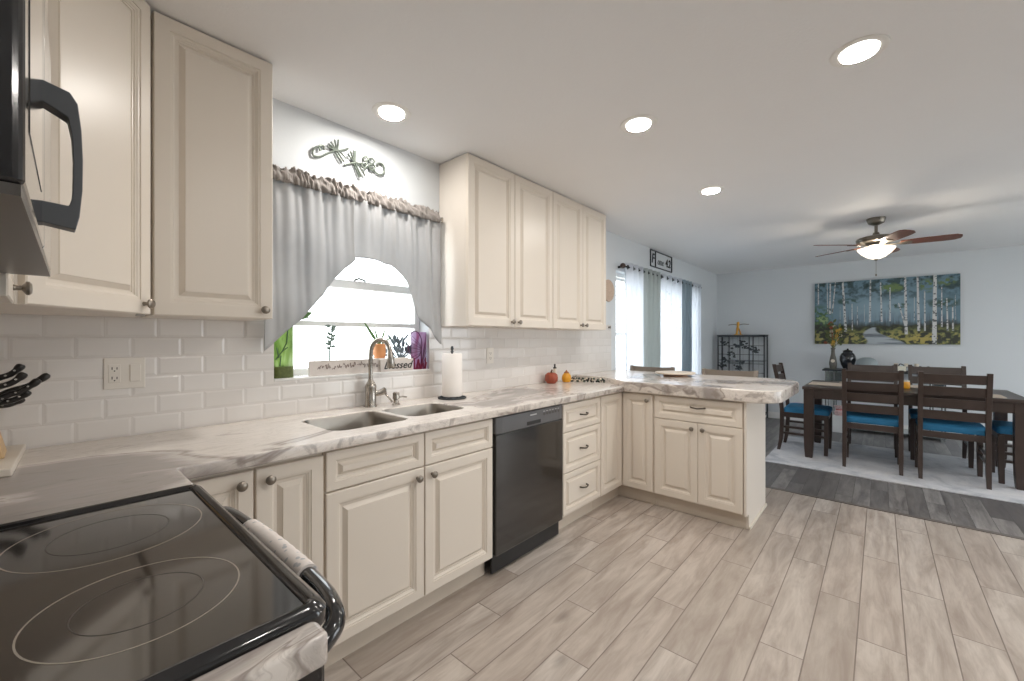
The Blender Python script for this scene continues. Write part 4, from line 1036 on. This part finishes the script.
for x in (TX0+.012, TX1-.1):
    for y in (TY0+.012, TY1-.1):
        R = []
        for z, i in ((ZR_, .012), (.12, .004), (.30, 0), (.745, 0)): R.append([(x+i, y+i, z), (x+.088-i, y+i, z), (x+.088-i, y+.088-i, z), (x+i, y+.088-i, z)])
        obj('leg', loops(B(), R), M['wood'], t, bevel=.003)
def make_chair(loc, rz, label):
    """faces +x; origin on floor at the middle"""
    t = thing('dining_chair', loc, label, 'chair', 'dining chairs around the table', rz)
    wd = M['wood']; hw = .209
    def post(s_, back):
        if back: path = [(-.245, 0), (-.222, .12), (-.212, .30), (-.212, .46), (-.235, .70), (-.29, .985)]; a, b_ = .017, .017
        else: path = [(.195, 0), (.20, .2), (.20, .43)]; a, b_ = .018, .020
        R = []
        for i, (x, z) in enumerate(path):
            k = .82 if i == 0 else 1
            y = s_*hw
            R.append([(x-a*k*1.15, y-b_*k, z), (x+a*k*1.15, y-b_*k, z), (x+a*k*1.15, y+b_*k, z), (x-a*k*1.15, y+b_*k, z)])
        return loops(B(), R)
    for s_ in (-1, 1):
        obj('leg', post(s_, False), wd, t, local=True, bevel=.002); obj('back_post', post(s_, True), wd, t, local=True, bevel=.002)
    for z0, z1 in ((.555, .635), (.665, .745), (.775, .855), (.885, .965)):
        def xb(z): return -.212-(z-.46)*.10 if z < .70 else -.236-(z-.70)*.19
        R = []
        for i in range(9):
            a = -1+i/4; c_ = -.012*(1-a*a)
            R.append([(xb(z0)+c_-.009, (hw-.012)*a, z0), (xb(z0)+c_+.009, (hw-.012)*a, z0), (xb(z1)+c_+.009, (hw-.012)*a, z1), (xb(z1)+c_-.009, (hw-.012)*a, z1)])
        obj('slat', loops(B(), R), wd, t, local=True, bevel=.002)
    bm = B(); box(bm, -.205, .195, -hw-.012, -hw+.012, .385, .44); box(bm, -.205, .195, hw-.012, hw+.012, .385, .44); box(bm, -.22, -.20, -hw, hw, .385, .44); box(bm, .19, .212, -hw, hw, .385, .44)
    obj('seat_frame', bm, wd, t, local=True, bevel=.002)
    R = []
    for z, i, r_ in ((.441, .004, .02), (.455, 0, .025), (.485, 0, .03), (.498, .012, .03), (.506, .05, .03), (.509, .12, .03)): R.append([(x, y, z) for x, y in rrect(-.195+i, .225-i, -.222+i, .222-i, r_)])
    obj('seat_cushion', loops(B(), R), M['blue'], t, local=True, smooth=True)
    for a, b_ in (((-.2, -hw, .20), (.2, -hw, .20)), ((-.2, hw, .20), (.2, hw, .20)), ((-.2, -hw, .27), (.2, -hw, .27)), ((-.2, hw, .27), (.2, hw, .27))):
        d_ = .009; bm = B()
        if a[1] == b_[1]: box(bm, a[0], b_[0], a[1]-d_, a[1]+d_, a[2]-.012, a[2]+.012)
        else: box(bm, a[0]-d_, a[0]+d_, a[1], b_[1], a[2]-.012, a[2]+.012)
        obj('stretcher', bm, wd, t, local=True)
    return t
ch = make_chair((5.59, .062, ZR_), 0, 'dark dining chair with blue seat, its back to the viewer, nearer the peninsula')
for loc, rz, lb in (((5.59, -.485, ZR_), 0.0, 'dark dining chair with blue seat, its back to the viewer, nearer the right edge'),
                    ((6.31, .075, ZR_), PI, 'dark dining chair across the table, nearer the vase, mostly hidden'),
                    ((6.31, -.465, ZR_), PI, 'dark dining chair across the table on the right, mostly hidden'),
                    ((5.89, .64, ZR_), -PI/2, 'dark dining chair at the left head of the table, seen side-on'),
                    ((5.84, -1.0, ZR_), PI/2, 'dark dining chair at the right head of the table, cut off')):
    dup(ch, loc, rz, lb)
# placemats and things on the table
M['mat'] = mat('woven_placemat', rgb(206, 192, 176), .8, vary=(90, .3))
def placemat(x, y, rz, label):
    bm = loops(B(), [[(a, b_, z) for a, b_ in rrect(-.15, .15, -.2, .2, .03)] for z in (0, .004)]); 
    o = obj('placemat', bm, M['mat'], None); o.location = (x, y, .7785); o.rotation_euler = (0, 0, rz); return setp(o, label, 'placemat', 'placemats on the dining table')
placemat(5.66, .10, 0, 'woven placemat in front of the back-turned chair nearer the peninsula')
placemat(5.64, -.62, 0, 'woven placemat at the right part of the near table side')
placemat(6.22, .16, 0, 'woven placemat on the far table side, near the vase end')
placemat(6.22, -.44, 0, 'woven placemat on the far table side, right part')
placemat(5.93, .46, PI/2, 'woven placemat at the left head of the dining table')
t = thing('flower_cup', (5.95, -.19, .779), 'short yellow-orange candle jar on the dining table between the chair backs', 'jar')
obj('jar', lathe(B(), [(.03, 0), (.036, .01), (.036, .06), (.03, .07)], (5.93, -.195, .779), n=20), M['yellow'], t, smooth=True)
obj('rim', lathe(B(), [(.031, .069), (.033, .071), (.033, .082), (0, .083)], (5.93, -.195, .779), n=20), M['cream'], t, smooth=True)

# ------------------------------------------------------------------ sideboard against the far wall
CX0, CX1, CY0, CY1, CZ = 7.50, 7.90, -.62, .62, .855
t = thing('console_table', (7.72, 0, 0), 'glass-sided console table with thin black top against the far wall', 'console table')
obj('tabletop', bx(CX0-.01, CX1+.01, CY0-.01, CY1+.01, CZ-.022, CZ), M['blackmetal'], t, bevel=.002)
M['mirror'] = mat('mirrored_panel', rgb(168, 184, 188), .12, .9)
M['chrome'] = mat('pale_chrome', rgb(190, 198, 200), .2, .8)
for y in (CY1-.03, CY1-.125, CY1-.215, -.20, CY0+.12, CY0+.01): obj('upright', bx(CX0+.005, CX0+.02, y-.008, y+.008, .05, CZ-.022), M['chrome'], t); obj('upright', bx(CX1-.02, CX1-.005, y-.008, y+.008, .05, CZ-.022), M['chrome'], t)
for y0, y1 in ((CY1-.21, CY1-.03), (CY0+.02, CY0+.12)):
    obj('glass_panel', bx(CX0+.010, CX0+.014, y0, y1, .46, CZ-.03), M['mirror'], t)
obj('shelf', bx(CX0, CX1, CY0, CY1, .035, .05), M['chrome'], t)
for x in (CX0+.03, CX1-.03):
    for y in (CY0+.03, CY1-.03): obj('foot', bx(x-.02, x+.02, y-.02, y+.02, 0, .035), M['chrome'], t)
# vase with dried flowers
t = thing('flower_vase', (7.64, .515, CZ), 'slim patterned vase of red, yellow and cream dried flowers on the console', 'vase')
vx, vy = 7.64, .515
obj('vase', lathe(B(), [(.036, 0), (.042, .02), (.048, .08), (.038, .15), (.024, .22), (.022, .28), (.032, .31), (.027, .305)], (vx, vy, CZ), n=24), mat('patterned_grey_vase', rgb(100, 96, 88), .35, vary=(45, .5)), t, smooth=True)
obj('medallion', lathe(B(), [(0, -.0), (.024, 0), (.024, -.006), (0, -.008)], (vx-.047, vy-.0, CZ+.12), axis='x', n=16), M['cream'], t, smooth=True)
random.seed(21)
for nm, mm, k in (('leaf', mat('olive_leaf', rgb(88, 98, 58), .6, vary=(20, .3)), 44), ('red_flower', mat('brick_red', rgb(140, 76, 52), .6), 8), ('cream_flower', M['cream'], 7), ('yellow_flower', mat('mustard', rgb(188, 152, 62), .6), 9)):
    bm = B()
    for i in range(k):
        a = random.uniform(0, 2*PI); rr = random.uniform(.01, .105); z = CZ+.34+random.uniform(0, .38)*(1-rr*3)
        p = Vector((vx-abs(rr*math.cos(a))*.9+.06, vy+rr*math.sin(a), z)); s0_ = Vector((vx, vy, CZ+.30))
        tube(bm, [s0_, (s0_+p)/2+Vector((0, 0, .03)), p], .003, 5)
        if nm == 'leaf': leafm(bm, p, p+Vector((random.uniform(-.04, .04), random.uniform(-.05, .05), random.uniform(.0, .06))), .03, up=(1, 0, 0))
        else:
            for q in range(6):
                b_ = 2*PI*q/6; leafm(bm, p, p+Vector((-.015, .024*math.cos(b_), .024*math.sin(b_))), .02, up=(1, 0, 0))
            bmesh.ops.create_icosphere(bm, subdivisions=1, radius=.012, matrix=Matrix.Translation(p))
    obj(nm, bm, mm, t)
# black urn
t = thing('ginger_jar', (7.70, .325, CZ), 'glossy black lidded ceramic jar on the console', 'jar')
obj('jar', lathe(B(), [(.045, 0), (.052, .01), (.078, .07), (.094, .135), (.092, .185), (.075, .225), (.055, .245), (.052, .26)], (7.66, .350, CZ), n=32), M['urn'], t, smooth=True)
obj('lid', lathe(B(), [(.058, .258), (.06, .266), (.032, .278), (.010, .284), (.014, .295), (0, .303)], (7.66, .350, CZ), n=24), M['urn'], t, smooth=True)
# grey bowl
t = top('decorative_bowl', lathe(B(), [(.05, 0), (.06, .005), (.10, .04), (.12, .085), (.115, .125), (.085, .16), (.045, .178), (.04, .172), (.08, .15), (.105, .115), (0, .02)], (7.62, .14, CZ), n=32), M['bowl'], 'round pale grey glazed bowl on the console, right of the black jar', 'bowl', smooth=True)
# low metal candle crown and tray
t = thing('candle_holder', (7.66, -.30, CZ), 'low dark wire candle holder on the console above the chair tops', 'candle holder')
bm = B()
for q in range(5):
    y = -.10-.075*q; tube(bm, smoothpath([(7.66, y, CZ+.004), (7.66, y-.02, CZ+.07+.03*math.sin(q*1.3)), (7.66, y-.07, CZ+.075), (7.66, y-.08, CZ+.06)], 4), .006, 6)
tube(bm, [(7.66, -.06, CZ+.006), (7.66, -.45, CZ+.006)], .006, 6)
tube(bm, [(7.66, -.08, CZ+.065), (7.66, -.45, CZ+.065)], .006, 6)
obj('wire_frame', bm, M['blackmetal'], t, smooth=True)
for q in range(3): obj('candle_cup', lathe(B(), [(.02, 0), (.024, .04), (.02, .042), (.016, .01)], (7.66, -.16-.10*q, CZ+.0665), n=14), M['cream'], t)
top('serving_tray', slab(rrect(7.58, 7.84, -.60, -.47, .012), [], CZ+.0005, CZ+.016, .002), M['blackmetal'], 'thin flat dark tray at the right end of the console', 'tray')
t = thing('block_ornament', (7.56, -.19, CZ), 'small pale block ornament at the console front edge, seen just above a chair back', 'ornament')
obj('block', bx(7.54, 7.575, -.255, -.135, CZ+.0105, CZ+.075), M['led'], t, bevel=.004); obj('base', bx(7.53, 7.585, -.265, -.125, CZ+.0005, CZ+.010), M['wood'], t)
# pink patterned pot on a white step
t = thing('step_stool', (7.40, .40, 0), 'small white step box on the floor in front of the console', 'step')
bm = B(); box(bm, 7.30, 7.44, .36, .50, .20, .23); box(bm, 7.30, 7.32, .36, .50, 0, .20); box(bm, 7.42, 7.44, .36, .50, 0, .20); obj('frame', bm, M['white'], t, bevel=.002)
t = thing('ceramic_pot', (7.37, .43, .23), 'small white and pink patterned pot on the white step box', 'pot')
obj('pot', lathe(B(), [(.045, 0), (.05, .01), (.06, .05), (.035, .075), (.06, .13), (.055, .128)], (7.37, .43, .2305), n=20), mat('pink_white_glaze', rgb(214, 182, 180), .35, vary=(40, .5)), t, smooth=True)
obj('pink_band', lathe(B(), [(.0375, .068), (.04, .078), (.04, .085), (.043, .09)], (7.37, .43, .2305), n=20), M['rosy'], t, smooth=True)

# iron cabinet-screen in the corner
t = thing('metal_screen_cabinet', (7.75, 1.70, 0), 'black iron open-grid shelf cabinet with leaf cut-outs in the far corner', 'cabinet')
SX, SY0, SY1, SZ = 7.66, 1.39, 2.075, 1.35
bm = B()
for x in (SX, 7.90):
    for y in (SY0, SY1): box(bm, x-.009, x+.009, y-.009, y+.009, 0, SZ)
for z in (.08, SZ-.012):
    for x in (SX, 7.90): box(bm, x-.012, x+.012, SY0, SY1, z-.012, z+.012)
    for y in (SY0, SY1): box(bm, SX, 7.90, y-.012, y+.012, z-.012, z+.012)
obj('frame', bm, M['blackmetal'], t)
obj('top_panel', bx(SX-.015, 7.915, SY0-.015, SY1+.015, SZ, SZ+.012), M['blackmetal'], t)
bm = B()
for i, a in enumerate((.25, .49, .69, .77)): y = SY1-(SY1-SY0)*a; box(bm, SX-.008, SX+.008, y-.007, y+.007, .09, SZ-.02)
obj('door_stile', bm, M['blackmetal'], t)
bm = B()
for k in range(1, 9): z = SZ-.02-.15*k*.98; box(bm, SX-.004, SX+.004, SY0, SY1, z-.004, z+.004) if z > .1 else None
for k in range(1, 9): y = SY0+(SY1-SY0)*k/9; box(bm, SX-.0012, SX+.0012, y-.0012, y+.0012, .09, SZ-.02)
obj('grid', bm, M['blackmetal'], t)
for z in (.30, .62, .93): obj('shelf', bx(SX+.02, 7.89, SY0+.012, SY1-.012, z, z+.008), mat('dark_glass_shelf', rgb(70, 80, 86), .2), t)
for cu, cz in ((.17, 1.21), (.39, 1.17), (.60, 1.17), (.56, 1.22), (.82, 1.10), (.22, .95), (.54, .92), (.12, .84), (.42, .83), (.75, 1.14), (.3, 1.03)):
    bm = B(); random.seed(int(cu*100)); yy = SY1-(SY1-SY0)*cu
    for q in range(9):
        a = random.uniform(0, 2*PI); p = Vector((SX-.013, yy+random.uniform(-.06, .06), cz+random.uniform(-.035, .035)))
        leafm(bm, p, p+Vector((0, .05*math.cos(a), .03*math.sin(a))), .03, up=(1, 0, 0))
    obj('leaf_cutout', bm, M['blackmetal'], t)
# golden figurine on top
t = thing('dragonfly_figurine', (7.75, 1.76, SZ+.012), 'small golden winged figurine standing on top of the iron cabinet', 'figurine')
gz = SZ+.0125; gy = 1.785; gx = 7.72
bm = B(); tube(bm, smoothpath([(gx, gy+.02, gz), (gx, gy+.01, gz+.08), (gx, gy, gz+.14), (gx, gy-.005, gz+.19), (gx, gy, gz+.215)], 4), [.018]*9+[.022]*4+[.02, .022, .018, .006], 10)
tube(bm, smoothpath([(gx, gy-.045, gz), (gx, gy-.03, gz+.06), (gx, gy-.005, gz+.12)], 4), .012, 8)
obj('body', bm, M['gold'], t, smooth=True)
bm = B(); box(bm, gx-.03, gx+.03, gy-.07, gy+.05, gz-.0, gz+.008); obj('base', bm, M['gold'], t)
bm = B(); tube(bm, smoothpath([(gx, gy+.15, gz+.165), (gx, gy+.06, gz+.175), (gx, gy, gz+.165), (gx, gy-.08, gz+.178), (gx, gy-.17, gz+.17)], 4), [.002]+[.006]*15+[.002], 6)
obj('wing', bm, mat('aged_bronze', rgb(96, 90, 72), .4, .6), t, smooth=True)

# ------------------------------------------------------------------ birch painting on the far wall
PW, PH = 1.536, .925; PY1 = .757; PZ0 = 1.218; nx, nz = 340, 200
def sl(*c): return np.array([s2l(v) for v in c])
rng = np.random.default_rng(7)
def noise2(n_, m_, fx, fz, oct_=4):
    out = np.zeros((m_, n_))
    for o in range(oct_):
        gx_, gz_ = max(2, int(fx*2**o)), max(2, int(fz*2**o)); g_ = rng.random((gz_+1, gx_+1))
        xs = np.linspace(0, gx_-1e-6, n_); zs = np.linspace(0, gz_-1e-6, m_); xi = xs.astype(int); zi = zs.astype(int); xf = xs-xi; zf = (zs-zi)[:, None]
        xf = xf*xf*(3-2*xf); zf = zf*zf*(3-2*zf)
        a = g_[zi][:, xi]*(1-xf)+g_[zi][:, xi+1]*xf; b_ = g_[zi+1][:, xi]*(1-xf)+g_[zi+1][:, xi+1]*xf
        out += (a*(1-zf)+b_*zf)/2**o
    return out/(2-2**(1-oct_))
UU, VV = np.meshgrid(np.linspace(0, 1, nx), np.linspace(0, 1, nz))
img = np.zeros((nz, nx, 3)); 
def blend(mask, col_):
    global img
    m_ = np.clip(mask, 0, 1)[..., None]; img = img*(1-m_)+np.asarray(col_)*m_
sky = sl(104, 132, 146); img[:] = sky
n1 = noise2(nx, nz, 18, 12); n2_ = noise2(nx, nz, 40, 26); n3 = noise2(nx, nz, 110, 6, 3)
blend(np.exp(-((UU-.5)/.3)**2-((VV-.55)/.28)**2)*.85, sl(150, 174, 186))
blend((n2_-.45)*4*(VV > .68)*(VV-.6)*2.4, sl(52, 72, 74))                      # canopy shade
blend(np.clip((n1-.52)*9, 0, 1)*np.clip((VV-.62)*5, 0, 1)*.8, sl(48, 66, 62))
for cu, cv, ru, rv, c_ in ((.58, .86, .09, .07, (112, 134, 84)), (.80, .86, .05, .10, (108, 130, 84)), (.92, .9, .06, .06, (104, 124, 82)), (.25, .68, .10, .05, (66, 92, 86)), (.9, .6, .12, .07, (70, 92, 84)), (.62, .58, .08, .04, (74, 98, 88))):
    blend(np.clip(1.3-((UU-cu)/ru)**2-((VV-cv)/rv)**2, 0, 1)*np.clip((n2_-.38)*6, 0, 1), sl(*c_))
blend(np.clip((.52-VV+(n1-.5)*.25)*5, 0, 1)*np.clip((n3-.35)*3.5, 0, 1)*.6, sl(78, 76, 88))       # dark distant trunks
blend(np.clip((.36-VV+(n1-.5)*.12)*12, 0, 1), sl(58, 60, 52))                    # forest floor
blend(np.clip((.30-VV+(n1-.5)*.2)*8, 0, 1)*np.clip((n2_-.42)*7, 0, 1), sl(104, 114, 70))
blend(np.clip((.24-VV+(n1-.5)*.15)*8, 0, 1)*np.clip((n2_-.55)*9, 0, 1), sl(168, 158, 96))
pc = .455+.03*np.sin(VV*22+.4)+np.clip(.10-VV, 0, 1)*.6; pwid = .02+np.clip(.26-VV, 0, 1)*.48
blend(np.clip((pwid-np.abs(UU-pc))*60, 0, 1)*(VV < .26)*1.0, sl(176, 184, 190))
blend(np.clip((pwid-np.abs(UU-pc))*60, 0, 1)*(VV < .26)*np.clip((noise2(nx, nz, 6, 22)-.5)*5, 0, .8), sl(92, 98, 108))
blend(np.clip(1.25-((UU-.03)/.11)**2-((VV-.44)/.20)**2, 0, 1)*np.clip((n2_-.36)*7, 0, 1), sl(74, 106, 66))
blend(np.clip(1.0-((UU-.05)/.10)**2-((VV-.40)/.14)**2, 0, 1)*np.clip((n2_-.58)*9, 0, 1), sl(150, 170, 120))
blend(np.clip(1.2-((UU-.78)/.13)**2-((VV-.09)/.09)**2, 0, 1)*np.clip((n2_-.42)*7, 0, 1), sl(178, 162, 92))
blend(np.clip(1.2-((UU-.22)/.10)**2-((VV-.12)/.10)**2, 0, 1)*np.clip((n2_-.46)*7, 0, 1), sl(168, 156, 100))
trunks = [(.03, .03, .64, 1, .010), (.10, .105, .5, 1, .007), (.125, .122, .48, 1, .013), (.165, .14, .5, 1, .010), (.22, .243, .2, 1, .018), (.29, .293, .22, .64, .008), (.33, .33, .3, .6, .006), (.424, .420, .33, 1, .013),
          (.495, .503, .34, .95, .012), (.56, .56, .35, .86, .010), (.617, .665, .24, .62, .010), (.660, .668, .15, 1, .018), (.74, .748, .2, 1, .016), (.785, .787, .2, .78, .010), (.85, .845, 0, 1, .026), (.89, .89, .25, .82, .009), (.92, .925, .2, .66, .010), (.955, .957, .2, .55, .010), (.2, .2, .35, .6, .004), (.38, .38, .35, .62, .004), (.72, .72, .35, .7, .005), (.97, .972, .35, .7, .004)]
bark = noise2(nx, nz, 90, 60, 2)
for ut, ub, v0, v1, w_ in trunks:
    cu = ub+(ut-ub)*(VV-v0)/(v1-v0); inside = (VV >= v0)*(VV <= v1); h_ = w_*.5*(1.25-.4*(VV-v0)/(v1-v0))
    mk = np.clip((h_-np.abs(UU-cu))*500, 0, 1)*inside
    blend(mk, sl(206, 206, 204)); blend(mk*np.clip((cu+h_*.2-UU)*-900, 0, 1)*.0+mk*np.clip((bark-.60)*14, 0, 1), sl(96, 98, 100))
me = bpy.data.meshes.new('canvas')
vv = [(0.0, PY1-PW*i/(nx-1), PZ0+PH*j/(nz-1)) for j in range(nz) for i in range(nx)]
ff = [(j*nx+i, j*nx+i+1, (j+1)*nx+i+1, (j+1)*nx+i) for j in range(nz-1) for i in range(nx-1)]
me.from_pydata([(XF-.034, y, z) for _, y, z in vv], [], ff)
ca = me.color_attributes.new('paint', 'FLOAT_COLOR', 'POINT')
ca.data.foreach_set('color', np.concatenate([img.reshape(-1, 3), np.ones((nx*nz, 1))], 1).astype(np.float32).ravel())
t = thing('painting', (XF-.02, PY1-PW/2, PZ0), 'wide frameless painting of birch trees along a path on the far wall', 'painting')
me.materials.append(M['canvas'])
o = obj('painted_face', me, M['canvas'], t)
obj('stretched_canvas', bx(XF-.033, XF-.003, PY1-PW, PY1, PZ0, PZ0+PH), mat('canvas_edge', rgb(52, 60, 64), .7), t)

# ------------------------------------------------------------------ ceiling fan
FX, FY = 5.28, .03
t = thing('ceiling_fan', (FX, FY, ZC), 'five-blade ceiling fan with lit bowl light over the dining area', 'ceiling fan')
obj('canopy', lathe(B(), [(.072, 0), (.072, -.012), (.060, -.045), (.03, -.06), (.018, -.065)], (FX, FY, ZC), n=28), M['fanmetal'], t, smooth=True)
obj('downrod', lathe(B(), [(.013, -.06), (.013, -.17)], (FX, FY, ZC), n=14), M['fanmetal'], t, smooth=True)
obj('motor_housing', lathe(B(), [(.022, -.135), (.03, -.16), (.10, -.172), (.145, -.185), (.152, -.20), (.145, -.226), (.10, -.242), (.06, -.250), (.055, -.262), (.09, -.268)], (FX, FY, ZC), n=36), M['fanmetal'], t, smooth=True)
for k in range(5):
    a = math.radians(-90+4+72*k); ca_, sa_ = math.cos(a), math.sin(a); pit = math.radians(-12)
    def P(r_, w_, z_): return (FX+r_*ca_-w_*sa_*math.cos(pit), FY+r_*sa_+w_*ca_*math.cos(pit), ZC-.252+z_+w_*math.sin(pit))
    outl = [(.17, -.042), (.28, -.056), (.46, -.062), (.53, -.057), (.565, -.033), (.57, 0), (.565, .033), (.53, .057), (.46, .062), (.28, .056), (.17, .042)]
    bl = obj('blade', loops(B(), [[P(r_, w_, -.004) for r_, w_ in outl], [P(r_, w_, .003) for r_, w_ in outl]]), M['blade'], t, bevel=.001)
    arm = [(.09, -.018), (.15, -.012), (.20, -.034), (.25, -.03), (.25, .03), (.20, .034), (.15, .012), (.09, .018)]
    obj('blade_arm', loops(B(), [[P(r_, w_, -.010) for r_, w_ in arm], [P(r_, w_, -.0045) for r_, w_ in arm]]), M['fanmetal'], bl, bevel=.001)
obj('glass_bowl', lathe(B(), [(.125, -.290), (.142, -.287), (.138, -.298), (.108, -.335), (.07, -.367), (.03, -.385), (.012, -.388), (0, -.388), (0, -.382), (.03, -.379), (.10, -.33), (.125, -.295), (.125, -.290)], (FX, FY, ZC), n=40, cap=False), M['lampglass'], t, smooth=True)
obj('bowl_fitter', lathe(B(), [(.03, -.262), (.045, -.27), (.045, -.282), (.02, -.288)], (FX, FY, ZC), n=24), M['fanmetal'], t, smooth=True)
obj('finial', lathe(B(), [(.010, -.384), (.018, -.388), (.014, -.397), (.006, -.404), (0, -.405)], (FX, FY, ZC), n=16), M['fanmetal'], t, smooth=True)
pc_ = obj('pull_chain', tube(B(), [(FX, FY, ZC-.404), (FX, FY, ZC-.53)], .0016, 6), M['fanmetal'], t)
obj('pull_knob', lathe(B(), [(.003, 0), (.007, -.006), (.006, -.02), (0, -.022)], (FX, FY, ZC-.528), n=12), M['fanmetal'], pc_, smooth=True)
l = bpy.data.lights.new('fan_bulbs', 'POINT'); l.energy = FAN_W; l.color = (1, .88, .72); l.shadow_soft_size = .04
lo = bpy.data.objects.new('lamp', l); C.objects.link(lo); lo.parent = t; lo.location = (0, 0, -.31)

# daylight portals steer sampling through the two window openings and the added patio door (they emit nothing themselves)
for x0, x1, z0, z1, yy, rr in ((KX0, KX1, KZ0, KZ1, W+T+.01, -PI/2), (DX0, DX1, DZ0, DZ1, W+T+.01, -PI/2), (PX0, PX1, 0, PZ1, YR-T-.01, PI/2)):
    l = bpy.data.lights.new('window_portal', 'AREA'); l.shape = 'RECTANGLE'; l.size = x1-x0; l.size_y = z1-z0; l.cycles.is_portal = True
    o = bpy.data.objects.new('window_portal', l); C.objects.link(o); o.location = ((x0+x1)/2, yy, (z0+z1)/2); o.rotation_euler = (rr, 0, 0)
bpy.context.view_layer.update()
